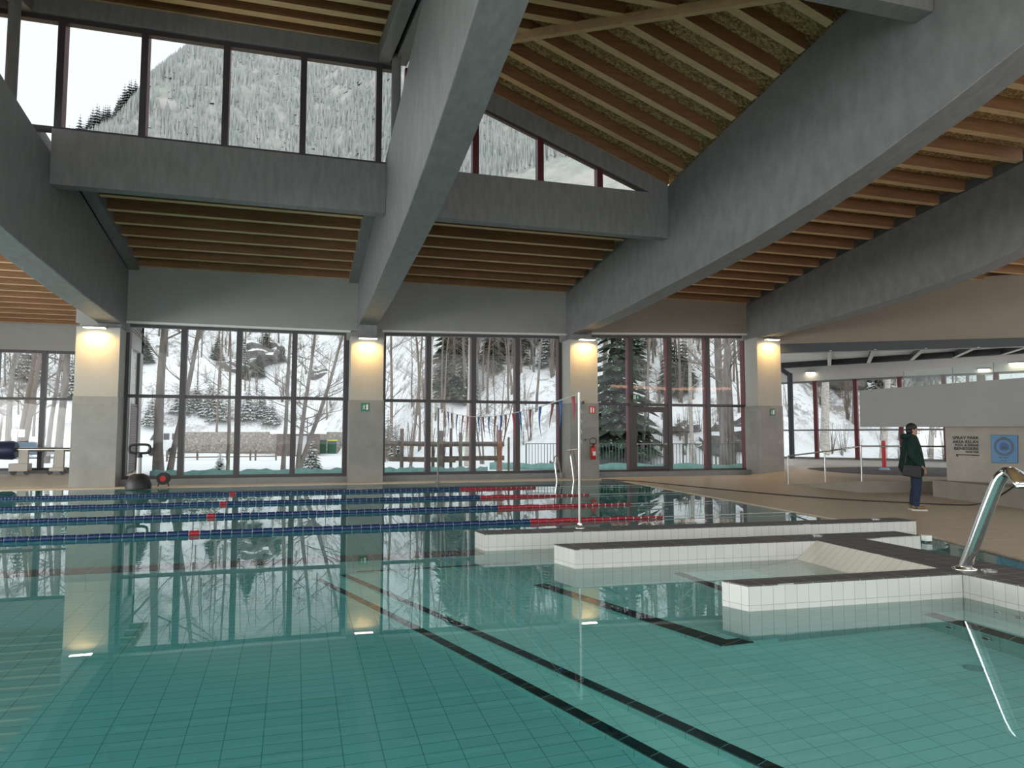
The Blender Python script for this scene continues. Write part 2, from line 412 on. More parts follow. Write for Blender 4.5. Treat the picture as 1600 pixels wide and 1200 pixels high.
# basin floor levels
def sline(z, pts):   # least squares x = a + b y through refracted pixel positions
    P = [onw(x, y, z) for x, y in pts]; n = len(P); my = sum(p.y for p in P)/n; mx = sum(p.x for p in P)/n
    bb = sum((p.y-my)*(p.x-mx) for p in P)/sum((p.y-my)**2 for p in P); return (lambda y: mx+bb*(y-my))
Z1, Z2, ZD = -1.10, -1.0, -1.2
s1 = sline(Z1, [(508, 911), (600, 955), (700, 1006), (800, 1059), (900, 1112), (1060, 1200)])
s2 = sline(Z2, [(556, 905), (700, 969), (800, 1014), (900, 1059), (1000, 1105), (1200, 1192)])
YW = 9.28        # front face of the submerged dividing wall
nw = .046
b = MB(); b.add([(-22, .7, ZD), (s1(.7), .7, ZD), (s1(YW), YW, ZD), (-22, YW, ZD)], [(0, 1, 2, 3)]); struct('floor', b, M['tile_floor_deep'])
b = MB(); b.add([(-22, YW, -1.5), (11, YW, -1.5), (11, 23.6, -1.5), (-22, 23.6, -1.5)], [(0, 1, 2, 3)]); struct('floor', b, M['tile_floor_deep'])
t1 = MB(); t1.prism([(s1(.7)-nw, .7), (s2(.7), .7), (s2(YW), YW), (s1(YW)-nw, YW)], ZD-.05, Z1)
st1 = struct('floor', t1, M['tile_floor_shallow'])
t2 = MB(); t2.prism([(s2(.7)-nw, .7), (9.4, .7), (9.4, 9.4), (s2(YW)-nw, YW)], ZD-.05, Z2)
st2 = struct('floor', t2, M['tile_floor_shallow'])
def nosing(name, poly, z, label=None):
    n = MB(); n.prism(poly, z-.02, z+.004); return struct(name, n, M['tile_nosing'])
nosing('trim_1', [(s1(.7)-nw, .7), (s1(.7)+nw, .7), (s1(YW)+nw, YW), (s1(YW)-nw, YW)], Z1)
nosing('trim_2', [(s2(.7)-nw, .7), (s2(.7)+nw, .7), (s2(YW)+nw, YW), (s2(YW)-nw, YW)], Z2)
def riser(name, p, q, z0, z1):
    p, q = Vector((*p, 0)), Vector((*q, 0)); d = (q-p).normalized(); nrm_ = Vector((d.y, -d.x, 0)); nrm_ = nrm_ if nrm_.x < 0 or (abs(nrm_.x) < .1 and nrm_.y < 0) else -nrm_
    b = MB(); b.ext([(p.x, p.y, z0), (q.x, q.y, z0), (q.x, q.y, z1), (p.x, p.y, z1)], nrm_*.006); struct(name, b, M['tile_riser'])
riser('trim_31', (s1(.7)-nw, .7), (s1(YW)-nw, YW), ZD, Z1-.02)
riser('trim_32', (s2(.7)-nw, .7), (s2(YW)-nw, YW), Z1, Z2-.02)
# seat beside the first island (third dark line)
ZS = -.9
A = onw(834, 914, ZS); B = onw(1126, 1009, ZS); C = onw(1168, 1003, ZS)
seat = MB(); seat.prism([(A.x, A.y), (B.x, B.y), (C.x+.3, B.y-.0), (C.x+.3, 5.6), (6.3, 5.6), (6.3, 7.7), (A.x+.3, 7.8)], Z2-.05, ZS); struct('floor', seat, M['tile_floor_shallow'])
nosing('trim_3', [(A.x, A.y), (B.x, B.y), (B.x+.14, B.y+.13), (A.x+.15, A.y+.03)], ZS)
nosing('trim_4', [(B.x, B.y), (C.x+.05, C.y-.02), (C.x+.05, C.y+.11), (B.x+.14, B.y+.13)], ZS)
# inner lounging bench between the islands
ZL = -.5
A2 = onw(1046, 894, ZL); B2 = onw(1135, 926, ZL)
dx = (B2.x-A2.x)/(B2.y-A2.y)
L0 = (A2.x+dx*(7.72-A2.y), 7.72); L1 = (A2.x+dx*(5.65-A2.y), 5.65)
bn = MB(); bn.prism([L0, L1, (6.2, 5.65), (6.2, 7.72)], ZS-.05, ZL); struct('floor', bn, M['tile_floor_shallow'])
nosing('trim_5', [L0, L1, (L1[0]+.13, L1[1]), (L0[0]+.13, L0[1])], ZL)
# right bench in the square basin, with its dark edge and jets
ZB = -.55
bx0 = onw(1460, 962, ZB).x; bx0 = 5.58
bn = MB(); bn.prism([(bx0, .9), (6.05, .9), (6.05, 5.42), (bx0, 5.42)], Z2-.05, ZB); struct('floor', bn, M['tile_pool_wall'])
nosing('trim_6', [(bx0-.02, .9), (bx0+.12, .9), (bx0+.12, 5.40), (bx0-.02, 5.40)], ZB)
# basin side walls
bw_ = MB()
for i in range(len(OUT)):
    p, q = OUT[i], OUT[(i+1) % len(OUT)]
    bw_.add([(p[0], p[1], -1.6), (q[0], q[1], -1.6), (q[0], q[1], -.02), (p[0], p[1], -.02)], [(3, 2, 1, 0)])
struct('wall_pool_basin', bw_, M['tile_pool_wall'])
bl = MB()
for i in range(len(RE)-1):
    p, q = RE[i], RE[i+1]; n = Vector((q[1]-p[1], -(q[0]-p[0]), 0)).normalized()*-.012
    bl.add([(p[0]-abs(n.x), p[1], -.16), (q[0]-abs(n.x), q[1], -.16), (q[0]-abs(n.x), q[1], .0), (p[0]-abs(n.x), p[1], .0)], [(3, 2, 1, 0)])
struct('trim_7', bl, M['tile_nosing'])
# submerged dividing wall with dark coping, carrying on the line of the far island
wz = -.2
w = MB(); w.box((-22, YW, -1.5), (2.42, YW+.42, wz-.03)); struct('wall_submerged', w, M['tile_pool_wall'])
w = MB(); w.box((-22, YW-.01, wz-.03), (2.42, YW+.43, wz)); struct('trim_8', w, M['tile_dark'])
w = MB(); w.box((.78, YW-.02, -.9), (2.9, YW-.001, -.85)); struct('trim_9', w, M['tile_nosing'])
# water body
w = MB()
ow = [(p[0]+(.01 if p[0] > 0 else -.01), p[1]+(.01 if p[1] > 12 else -.01)) for p in OUT]
w.prism(ow, -1.7, 0.0); water = w.build('pool_water', M['pool_water'], None, rebase=False, label='still clear teal pool water mirroring the windows and columns', cat='water', kind='stuff')

# ------------------------------------------------------------------ islands (tiled partition walls standing in the water)
TI = .22
def island(name, poly, label, base=-1.0):
    cx = sum(p[0] for p in poly)/len(poly); cyy = sum(p[1] for p in poly)/len(poly)
    r = thing(name, (cx, cyy, base), label, 'pool wall', kind=None)
    b = MB(); b.prism(poly, base, TI-.012); b.build('tiled_body', M['tile_white_wall'], r)
    c = MB(); c.prism(poly, TI-.012, TI); c.build('coping', M['tile_dark'], r, label='dark anthracite tile coping')
    return r
island('pool_partition', [(2.43, 9.32), (9.13, 8.92), (9.13, 9.34), (2.39, 9.70)], 'long white tiled pool wall with dark top, farthest of the tiled walls', -1.5)
I2 = island('pool_partition', [(3.09, 7.78), (6.22, 7.6), (6.06, 5.70), (6.03, 5.62), (6.02, .9), (6.74, .9), (6.78, 5.4), (6.83, 6.25), (6.89, 7.57), (7.80, 7.56), (7.84, 8.02), (3.0, 8.23)],
       'tiled pool wall with dark top branching towards the viewer, second from the back', -.95)
I3 = island('pool_partition', [(3.77, 5.48), (6.02, 5.38), (6.02, 5.66), (3.68, 5.74)], 'nearest white tiled pool wall with dark top, below the steel spout')
# sloping tiled back rest
T0 = (6.22, 7.6, TI-.005); T1 = (6.06, 5.70, TI-.005); W0 = (5.93, 7.6, 0); W1 = (5.78, 5.70, 0)
k = 2.2
sl = MB(); U0 = (W0[0]-(T0[0]-W0[0])*k, 7.6, -.49); U1 = (W1[0]-(T1[0]-W1[0])*k, 5.7, -.49)
sl.add([T0, T1, U1, U0, (6.22, 7.6, -.5), (6.06, 5.7, -.5)], [(0, 3, 2, 1), (0, 4, 3), (1, 2, 5), (3, 4, 5, 2), (0, 1, 5, 4)])
sl.build('sloping_backrest', M['tile_slope'], None, label='sloping cream tiled backrest of the lounging bench between the pool walls', cat='backrest')
# jets
def jet(P, nrm, label):
    r = thing('water_jet', P, label, 'water jet', 'water jets of the square basin')
    ax = 'x' if abs(nrm[0]) > .5 else 'z'
    a = MB(); a.lathe(P, [(.045, -.012), (.055, 0), (.04, .006), (.03, .002)][::1], 16, ax); a.build('flange', M['chrome'], r)
    c = MB(); c.lathe(P, [(.028, -.016), (.028, -.013)], 12, ax); c.build('nozzle', M['black_rubber'], r)
for (px, py) in ((1482, 980), (1538, 998)):
    z = None
    P = Vector((bx0-.025, 0, -.72))
    Q = onw(px, py, -.72); P.y = Q.y; jet(P, (1, 0, 0), 'small round water jet in the bench riser, %s of two' % ('farther' if px < 1500 else 'nearer'))
for (px, py) in ((1511, 961), (1546, 970)):
    Q = onw(px, py, -.24); P = Vector((6.0, Q.y, -.24)); jet(P, (1, 0, 0), 'small round water jet in the wall above the bench, %s of two' % ('farther' if px < 1530 else 'nearer'))
P = onw(1522, 1044, Z2); P.z = Z2+.002
dr = thing('floor_drain', P, 'round floor drain in the bottom of the square basin', 'drain')
a = MB(); a.lathe(P, [(.075, 0), (.075, .008), (.066, .008), (.066, .002)], 24); a.build('ring', M['grey_plastic'], dr)
a = MB(); a.lathe(P, [(.03, 0), (.03, .006)], 16); a.build('cap', M['grey_plastic'], dr)

# ------------------------------------------------------------------ far wall, columns, windows
def wall_face(name, poly_xz, Y, th, mat):
    b = MB(); b.ext([(x, Y, z) for x, z in poly_xz], (0, th, 0)); return struct(name, b, mat)
YWL = 24.55      # face of the wall above the windows
heads = {1: ((-5.1, 5.05), (1.75, 5.04)), 2: ((2.8, 5.10), (9.5, 5.25)), 3: ((10.45, 5.33), (17.4, 5.58))}
colx = [(-6.18, -5.02), (1.72, 2.77), (9.33, 10.38), (17.05, 18.12)]
ctop = [4.73, 4.74, 4.95, 5.32]
for i, k in enumerate((1, 2, 3)):
    (x0, z0), (x1, z1) = heads[k]
    L = (colx[i][0]+colx[i][1])/2; R = (colx[i+1][0]+colx[i+1][1])/2
    wall_face('wall_far', [(L, z0), (x0, z0), (x1, z1), (R, z1), (R, 7.2), (L, 7.2)], YWL, .5, M['wall_paint'] if k < 3 else M['wall_beige'])
    e = MB(); e.ext([(x0, YWL-.02, z0-.07), (x1, YWL-.02, z1-.07), (x1, YWL-.02, z1), (x0, YWL-.02, z0)], (0, .3, 0)); struct('trim_%d' % (9+k), e, M['white_paint'])
    c = MB(); c.box((colx[i][1], 24.35, .02), (colx[i+1][0], 25.05, .2)); struct('trim_%d' % (20+k), c, M['steel_grey'])
# columns
def column(i):
    x0, x1 = colx[i]; zt = ctop[i]
    nm = ['leftmost of the four columns', 'second from the left', 'third from the left, bearing the fire sign', 'rightmost, beside the steel-framed opening'][i]
    r = thing('column', ((x0+x1)/2, 24.3, .02), 'square column with stone tiled base and lamp-lit plaster top, '+nm, 'column', None)
    a = MB(); a.box((x0-.02, 23.83, .02), (x1+.02, 24.77, 2.68)); a.build('tiled_base', M['tile_stone'], r)
    a = MB(); a.box((x0, 23.85, 2.68), (x1, 24.77, zt)); a.build('plaster_shaft', M['column_plaster'], r)
    xm = (x0+x1)/2; b0, b1 = BX[i]
    a = MB(); a.box((b0+.02, 24.0, zt), (b1-.02, 24.7, zt+.6)); a.build('bearing_block', M['beam_paint'], r)
BX = [(-5.66, -5.0), (1.97, 2.58), (9.45, 10.05), (17.1, 17.7)]
for i in range(4): column(i)
# side pieces of wall between column tops and the wall above
for i in range(4):
    x0, x1 = colx[i]
    b = MB(); b.box((x0-.1, 24.6, ctop[i]-.02), (x1+.1, 25.0, 7.2)); struct('wall_far', b, M['wall_paint'])

wn_ = [0]
def window(Y, xs, zb, zt, ztop, mats, side=None, dir_=None, fw=.17, dep=.22, door=None, skip_top=False):
    """row of panes; xs = mullion centres; ztop = function of x"""
    wn_[0] += 1
    r = thing('window_%d' % wn_[0], ((xs[0]+xs[-1])/2, Y, zb), None, None, kind='structure')
    fm, mm = mats
    for i, x in enumerate(xs):
        w_ = fw
        a = MB(); a.box((x-w_/2, Y-.07, zb), (x+w_/2, Y-.05, ztop(x))); a.box((x-w_/2, Y-.05, zb), (x+w_/2, Y+dep, ztop(x)))
        mo = a.build('mullion', mm if i else fm, r)
        if side: 
            a = MB(); a.box((x-w_/2-.006, Y-.052, zb), (x-w_/2, Y+dep-.01, ztop(x)-.05)); a.build('mullion_cheek', side, r)
        a = MB(); a.box((x-w_/2, Y-.085, zb), (x+w_/2, Y-.07, ztop(x))); a.build('mullion_cap', fm, r)
    a = MB(); a.box((xs[0]-fw/2, Y-.07, zb-.02), (xs[-1]+fw/2, Y+.1, zb+.07)); a.build('bottom_rail', fm, r)
    a = MB(); a.ext([(xs[0]-fw/2, Y-.07, ztop(xs[0])-.11), (xs[-1]+fw/2, Y-.07, ztop(xs[-1])-.11), (xs[-1]+fw/2, Y-.07, ztop(xs[-1])), (xs[0]-fw/2, Y-.07, ztop(xs[0]))], (0, .17, 0)); a.build('top_rail', fm, r)
    if zt:
        a = MB(); a.box((xs[0], Y-.06, zt-.05), (xs[-1], Y+.1, zt+.05)); a.build('transom', fm, r)
    for i in range(len(xs)-1):
        x0, x1 = xs[i], xs[i+1]
        spans = [(zb, zt), (zt, None)] if zt else [(zb, None)]
        for (za, zc) in spans:
            q = [(x0, Y, za), (x1, Y, za), (x1, Y, zc or ztop(x1)), (x0, Y, zc or ztop(x0))]
            if door is not None and i == door and zc is not None: continue
            a = MB(); a.add(q, [(0, 1, 2, 3)]); a.build('glass_pane', M['pane_glass'], r)
    return r
def lin(a, b): return lambda x: a[1]+(b[1]-a[1])*(x-a[0])/(b[0]-a[0])
FD, FM = M['frame_dark'], M['frame_maroon']
window(24.75, [-5.0, -3.38, -1.74, -.03, 1.64], .22, 2.75, lin((-5, 5.0), (1.7, 5.0)), (FD, FD))
window(24.75, [2.86, 4.42, 6.02, 7.64, 9.28], .22, 2.72, lin((2.8, 5.04), (9.4, 5.19)), (FD, FM))
window(24.75, [10.42, 12.1, 13.72, 15.40, 17.12], .19, 2.70, lin((10.4, 5.27), (17.2, 5.52)), (FD, FM), side=M['frame_red'], door=1)
# the glazed door inside the third window
dr = thing('door_1', (12.9, 24.75, .2), None, None, kind='structure')
a = MB(); a.box((12.16, 24.68, .24), (12.32, 24.82, 2.62)); a.box((13.48, 24.68, .24), (13.66, 24.82, 2.62)); a.box((12.32, 24.68, 2.42), (13.48, 24.82, 2.62)); a.box((12.32, 24.68, .24), (13.48, 24.82, .38)); a.build('door_frame', FD, dr)
a = MB(); a.add([(12.32, 24.75, .38), (13.48, 24.75, .38), (13.48, 24.75, 2.42), (12.32, 24.75, 2.42)], [(0, 1, 2, 3)]); a.build('glass_pane', M['pane_glass'], dr)
a = MB(); a.tube([(12.3, 24.62, 1.22), (13.52, 24.62, 1.22)], .022, 10); a.box((12.28, 24.62, 1.19), (12.34, 24.7, 1.25)); a.box((13.48, 24.62, 1.19), (13.54, 24.7, 1.25)); a.build('push_bar', M['steel'], dr)
# left wing: wall 9 m further back, with its own window
Y0 = 33.5
window(Y0, [-21.6, -19.9, -18.2, -16.5, -14.8, -13.1, -11.43, -9.77, -8.15], .17, 3.02, lin((-22, 4.98), (-8, 4.98)), (FD, FD), fw=.16)
b = MB(); b.box((-22, Y0-.12, 4.98), (-6.2, Y0+.3, 6.6)); struct('wall_left', b, M['wall_paint'])
b = MB(); b.box((-22, Y0-.3, .02), (-6.4, Y0+.3, .15)); struct('trim_30', b, M['steel_grey'])
b = MB(); b.box((-8.05, Y0-.1, .02), (-6.2, Y0+.3, 6.6)); struct('wall_left', b, M['wall_paint'])
# wing flank: seen from the hall it is the outside of the wing, through the first tall window
b = MB(); b.box((-6.5, 25.0, 5.0), (-6.2, 33.8, 6.8)); struct('wall_left', b, M['wall_paint'])
fl = thing('window_%d' % 20, (-6.3, 29, 0), None, None, kind='structure')
for i in range(6):
    y = 25.3+i*1.62
    a = MB(); a.box((-6.36, y, .1), (-6.24, y+.09, 5.0)); a.build('mullion', M['white_paint'], fl)
    if i < 5:
        a = MB()
        for k in range(26): a.obox((-6.3, y+.85, .15+.1*k), (.035, 0, .012), (0, .76, 0), (0, 0, .045))
        a.build('louvre_panel', M['louvre_brown'], fl)
        a = MB(); a.add([(-6.3, y+.09, 2.8), (-6.3, y+1.62, 2.8), (-6.3, y+1.62, 5), (-6.3, y+.09, 5)], [(0, 1, 2, 3)]); a.build('glass_pane', M['pane_glass'], fl)
        a = MB(); a.box((-6.33, y+.09, 2.74), (-6.27, y+1.62, 2.82)); a.build('transom', FD, fl)

# ------------------------------------------------------------------ the great grey beams
def prof(pts, y): 
    for (a, za), (b, zb) in zip(pts, pts[1:]):
        if b <= y <= a: return zb+(za-zb)*(y-b)/(a-b)
bot = [(24.5, 5.13), (23.5, 5.2), (20, 5.32), (17.6, 5.47), (15.4, 5.60), (13.3, 5.76), (11.5, 5.98), (9.8, 6.25), (8.3, 6.56), (7.0, 6.88), (4, 7.7), (0, 8.7), (-7, 10)]
def beam(i, top, bt, label):
    x0, x1 = BX[i]
    prof_ = [(y, z) for y, z in bt]+[(y, z) for y, z in reversed(top)]
    b = MB(); b.ext([(x0, y, z) for y, z in prof_], (x1-x0, 0, 0))
    o = b.build('roof_beam', M['beam_paint'], None, label=label, cat='beam'); bevel(o, .02, 2); return o
beam(0, [(24.6, 6.62), (19.2, 7.30), (16.3, 7.5), (14.4, 7.75), (10, 8.3), (0, 9.6), (-7, 10.5)], [(y, z-.30-.018*(24-y)) if y > 9 else (y, z-.6) for y, z in bot], 'massive grey painted roof beam rising from the leftmost column, cut by the left edge')
beam(1, [(24.6, 6.70), (17.4, 7.68), (17.1, 8.17), (14.4, 8.5), (12.4, 8.9), (10.3, 9.25), (0, 10.9), (-7, 12)], bot, 'massive grey painted roof beam rising from the second column to the top edge')
beam(2, [(24.6, 6.70), (17.4, 7.68), (17.1, 8.17), (12.5, 8.88), (10.3, 9.22), (0, 10.9), (-7, 12)], bot, 'massive grey painted roof beam rising from the third column to the top right corner')
beam(3, [(24.6, 6.70), (19.4, 7.45), (15.5, 7.96), (13, 8.25), (0, 9.9), (-7, 10.8)], [(24.5, 5.28), (23.6, 5.3), (19.8, 5.44), (17.5, 5.58), (15.6, 5.74), (14.2, 5.93), (13, 6.17), (11, 6.65), (7, 7.5), (-7, 9.9)], 'grey painted roof beam from the rightmost column, ending at the right edge')
# cross beams under the clerestory
YC = 16.9
def xbeam(name, x0, x1, y0, y1, z0, z1, label):
    b = MB(); b.box((x0, y0, z0), (x1, y1, z1)); o = b.build(name, M['beam_paint'], None, label=label, cat='beam'); bevel(o, .012); return o
xbeam('cross_beam', -5.0, 1.97, YC, YC+.32, 6.76, 7.96, 'horizontal grey cross beam below the row of high rectangular windows')
xbeam('cross_beam', 2.58, 9.45, YC, YC+.32, 6.76, 7.96, 'horizontal grey cross beam below the triangular high window')
xbeam('cross_beam', -13, -5.66, YC, YC+.32, 6.76, 7.96, 'horizontal grey cross beam left of the leftmost roof beam')
xbeam('cross_beam', 1.0, 9.45, 8.5, 8.85, 8.13, 9.1, 'grey cross beam end meeting the big beam at the top right')
# clerestory
cl = window(YC+.16, [-8.3, -6.6, -4.92, -3.31, -1.63, .05, 1.79, 2.2], 7.96, None, lambda x: 10.44, (FD, FM), fw=.14)
xbeam('header_beam', -13, 2.3, YC+.02, YC+.3, 10.44, 10.86, 'grey header beam along the top of the high rectangular windows')
# sloped gable header and the triangular window
def gz(x): return 8.02-.375*(x-8.75)    # underside of the gable header
gh = MB(); gh.ext([(2.6, YC+.02, gz(2.6)), (9.0, YC+.02, gz(9.0)), (9.45, YC+.02, 7.96), (9.45, YC+.02, 8.22), (2.6, YC+.02, gz(2.6)+.6)], (0, .28, 0))
bevel(gh.build('gable_header', M['beam_paint'], None, label='sloping grey header beam over the triangular high window', cat='beam'), .01)
gw = thing('window_30', (6, YC+.16, 7.96), None, None, kind='structure')
gx = [2.48, 4.17, 5.87, 7.5, 8.9]
for i, x in enumerate(gx[:4]):
    a = MB(); a.box((x-.08, YC+.06, 7.96), (x+.08, YC+.26, gz(x)+.05)); a.build('mullion', FM, gw)
    a = MB(); a.add([(x, YC+.16, 7.96), (gx[i+1], YC+.16, 7.96), (gx[i+1], YC+.16, gz(gx[i+1])), (x, YC+.16, gz(x))], [(0, 1, 2, 3)]); a.build('glass_pane', M['pane_glass'], gw)
    a = MB(); a.bar((x, YC+.12, gz(x)-.03), (gx[i+1], YC+.12, gz(gx[i+1])-.03), .1, .06); a.build('top_rail', FD, gw)
# round posts on top of the beams carrying the upper roof
for x, lb in ((2.12, 'second'), (-5.62, 'leftmost')):
    a = MB(); zt = 10.6; a.lathe((x, 16.45, 0), [(.11, 7.5 if x < 0 else 8.1), (.11, 10.42)], 20)
    a.build('round_post', M['beam_paint'], None, label='round grey post standing on the %s roof beam before the high windows' % lb, cat='post')
for x0, x1, lb in ((1.74, 2.02, 'left'), (2.12, 2.42, 'right')):
    a = MB(); a.ext([(x0, YC, 10.42), (x0, YC, 10.86), (x0, 8.0, 9.08), (x0, 8.0, 8.64)], (x1-x0, 0, 0))
    bevel(a.build('roof_purlin', M['beam_paint'], None, label='%s of the twin grey purlins above the second roof beam' % lb, cat='beam'), .01)
for x0, x1 in ((-5.75, -5.45),):
    a = MB(); a.ext([(x0, YC, 10.42), (x0, YC, 10.86), (x0, 8.0, 9.08), (x0, 8.0, 8.64)], (x1-x0, 0, 0))
    a.build('roof_purlin', M['beam_paint'], None, label='grey purlin above the leftmost roof beam, at the top left corner', cat='beam')

# ------------------------------------------------------------------ rafters and roof boarding
RW, RD = .20, .30
words = ['first', 'second', 'third', 'fourth', 'fifth', 'sixth', 'seventh', 'eighth', 'ninth', 'tenth', 'eleventh', 'twelfth', 'thirteenth', 'fourteenth', 'fifteenth', 'sixteenth', 'seventeenth', 'eighteenth', 'nineteenth', 'twentieth', 'twenty-first', 'twenty-second', 'twenty-third']
def rafter(a, b, label, group, up=(0, 0, 1), w=RW):
    m_ = MB(); a = Vector(a); b_ = Vector(b); h = Vector((0, 0, RD)); s = Vector((0, w/2, 0))
    m_.add([a-s, a+s, b_+s, b_-s, a-s+h, a+s+h, b_+s+h, b_-s+h], [(0, 1, 2, 3), (4, 7, 6, 5), (0, 4, 5, 1), (2, 6, 7, 3), (1, 5, 6, 2), (0, 3, 7, 4)])
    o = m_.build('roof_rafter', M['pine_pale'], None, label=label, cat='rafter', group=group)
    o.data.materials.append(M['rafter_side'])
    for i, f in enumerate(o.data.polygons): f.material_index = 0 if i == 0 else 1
    return o
SL = .135
def zl(y): return 6.73+SL*(WFAR-y) if y < WFAR else 6.73-.085*(y-WFAR)
bays = [(-5.0, 1.97, 17.3, 'below the high rectangular windows'), (2.58, 9.45, 17.3, 'below the triangular window'), (10.05, 17.1, 6.5, 'right of the third roof beam'), (17.7, 30, 13.0, 'right of the rightmost roof beam')]
for bi, (x0, x1, ymin, where) in enumerate(bays):
    y = 24.48; k = 0
    while y > ymin:
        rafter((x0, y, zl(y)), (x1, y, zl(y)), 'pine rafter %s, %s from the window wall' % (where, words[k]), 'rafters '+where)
        y -= .81; k += 1
    ye = 18.6 if ymin > 17 else ymin-.3
    c = MB(); c.ext([(x0-.3, 25.1, zl(25.1)+RD), (x0-.3, ye, zl(ye)+RD), (x0-.3, ye, zl(ye)+RD+.05), (x0-.3, 25.1, zl(25.1)+RD+.05)], (x1-x0+.6, 0, 0)); struct('ceiling', c, M['osb'])
    if ymin > 17:
        c = MB(); c.box((x0, 17.2, 7.86), (x1, 18.7, 7.92)); struct('ceiling', c, M['osb'])
    if bi >= 2:
        c = MB(); c.ext([(x0-.4, 24.6, zl(24.6)-.15), (x0-.4, ymin, zl(ymin)-.15), (x0-.4, ymin, zl(ymin)+RD), (x0-.4, 24.6, zl(24.6)+RD)], (.12, 0, 0)); struct('ceiling', c, M['beam_paint'])
y = 33.0; k = 0
while y > 19:
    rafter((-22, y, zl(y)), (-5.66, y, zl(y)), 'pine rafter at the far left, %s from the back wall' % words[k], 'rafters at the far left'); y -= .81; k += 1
for ya, yb in ((34, 24.75), (24.75, 17.2)):
    c = MB(); c.ext([(-22, ya, zl(ya)+RD), (-22, yb, zl(yb)+RD), (-22, yb, zl(yb)+RD+.12), (-22, ya, zl(ya)+RD+.12)], (16.34, 0, 0)); struct('ceiling', c, M['osb'])
for x_ in (-5.4, 2.2, 9.7):
    c = MB(); c.ext([(x_, 24.6, 6.4), (x_, 17.2, 7.4), (x_, 17.2, zl(17.2)+RD+.05), (x_, 24.6, zl(24.6)+RD+.05)], (.12, 0, 0)); struct('ceiling', c, M['beam_paint'])
c = MB(); c.ext([(9.75, 17.3, 8.0), (9.75, 9.2, 9.3), (9.75, 9.2, 9.75), (9.75, 17.3, 8.6)], (.1, 0, 0)); struct('ceiling', c, M['beam_paint'])
for x_, lb in ((-5.0, 'right side of the leftmost roof beam'), (1.67, 'left side of the second roof beam')):
    c = MB(); c.ext([(x_, 24.5, zl(24.5)-.12), (x_, 17.3, zl(17.3)-.12), (x_, 17.3, zl(17.3)+RD-.01), (x_, 24.5, zl(24.5)+RD-.01)], (.3, 0, 0)); c.build('ledger_beam', M['beam_paint'], None, label='slim grey ledger along the '+lb, cat='beam')
# wall strip closing the roof to the window wall, plus lower roof over the beams
# upper roof falling towards the viewer
def zu(y): return 10.86-.2*(YC-y)
GZ0 = 8.42
def zg(x, y): return GZ0-.385*(x-9.0)+.155*(YC-y)
def xf(y): return 9-(zu(y)-GZ0-.155*(YC-y))/.385
y = 16.96; k = 0
while y > 9.6:
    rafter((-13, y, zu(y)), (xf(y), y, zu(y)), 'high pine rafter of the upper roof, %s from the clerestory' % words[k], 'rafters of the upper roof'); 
    y -= .8; k += 1
c = MB(); ylo = 9.2
c.add([(-13, YC+.4, zu(YC+.4)+RD), (xf(YC+.4), YC+.4, zu(YC+.4)+RD), (xf(ylo), ylo, zu(ylo)+RD), (-13, ylo, zu(ylo)+RD),
       (-13, YC+.4, zu(YC+.4)+RD+.1), (xf(YC+.4), YC+.4, zu(YC+.4)+RD+.1), (xf(ylo), ylo, zu(ylo)+RD+.1), (-13, ylo, zu(ylo)+RD+.1)],
      [(0, 1, 2, 3), (7, 6, 5, 4), (0, 4, 5, 1), (1, 5, 6, 2), (2, 6, 7, 3), (3, 7, 4, 0)]); struct('ceiling', c, M['osb'])
y = 17.0; k = 0
while y > 9.0:
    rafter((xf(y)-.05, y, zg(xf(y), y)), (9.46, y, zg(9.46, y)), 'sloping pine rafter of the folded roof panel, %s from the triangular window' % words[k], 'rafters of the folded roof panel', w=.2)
    y -= .78; k += 1
c = MB(); q = [(xf(YC+.4), YC+.4), (9.85, YC+.4), (9.85, ylo), (xf(ylo), ylo)]
c.add([(x, y, zg(x, y)+RD) for x, y in q]+[(x, y, zg(x, y)+RD+.1) for x, y in q], [(0, 1, 2, 3), (7, 6, 5, 4), (0, 4, 5, 1), (1, 5, 6, 2), (2, 6, 7, 3), (3, 7, 4, 0)]); struct('ceiling', c, M['osb'])
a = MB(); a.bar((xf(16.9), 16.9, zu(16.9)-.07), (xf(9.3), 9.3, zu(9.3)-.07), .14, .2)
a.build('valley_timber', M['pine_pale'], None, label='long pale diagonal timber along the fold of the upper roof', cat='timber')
# roof over the rest of the hall behind and above the picture: pitched boards closing the building
c = MB(); c.ext([(-22, 17.2, 7.9), (-22, -1.5, 10.2), (-22, -1.5, 10.35), (-22, 17.2, 8.05)], (16.3, 0, 0)); struct('ceiling', c, M['osb'])
c = MB(); c.ext([(10.05, 6.3, 9.5), (10.05, -1.5, 10.4), (10.05, -1.5, 10.5), (10.05, 6.3, 9.6)], (20, 0, 0)); struct('ceiling', c, M['osb'])
c = MB(); c.ext([(-5.6, 9.2, 9.65), (-5.6, -1.5, 11.4), (-5.6, -1.5, 11.5), (-5.6, 9.2, 9.75)], (15.6, 0, 0)); struct('ceiling', c, M['osb'])
# solid parts of the hall behind the viewer
b = MB(); b.box((-22, -8.2, 0), (34, -8.0, .9)); struct('wall_near', b, M['wall_paint'])
b = MB(); b.box((-22, -8.2, 8.2), (34, -8.0, 11.5)); struct('wall_near', b, M['wall_paint'])

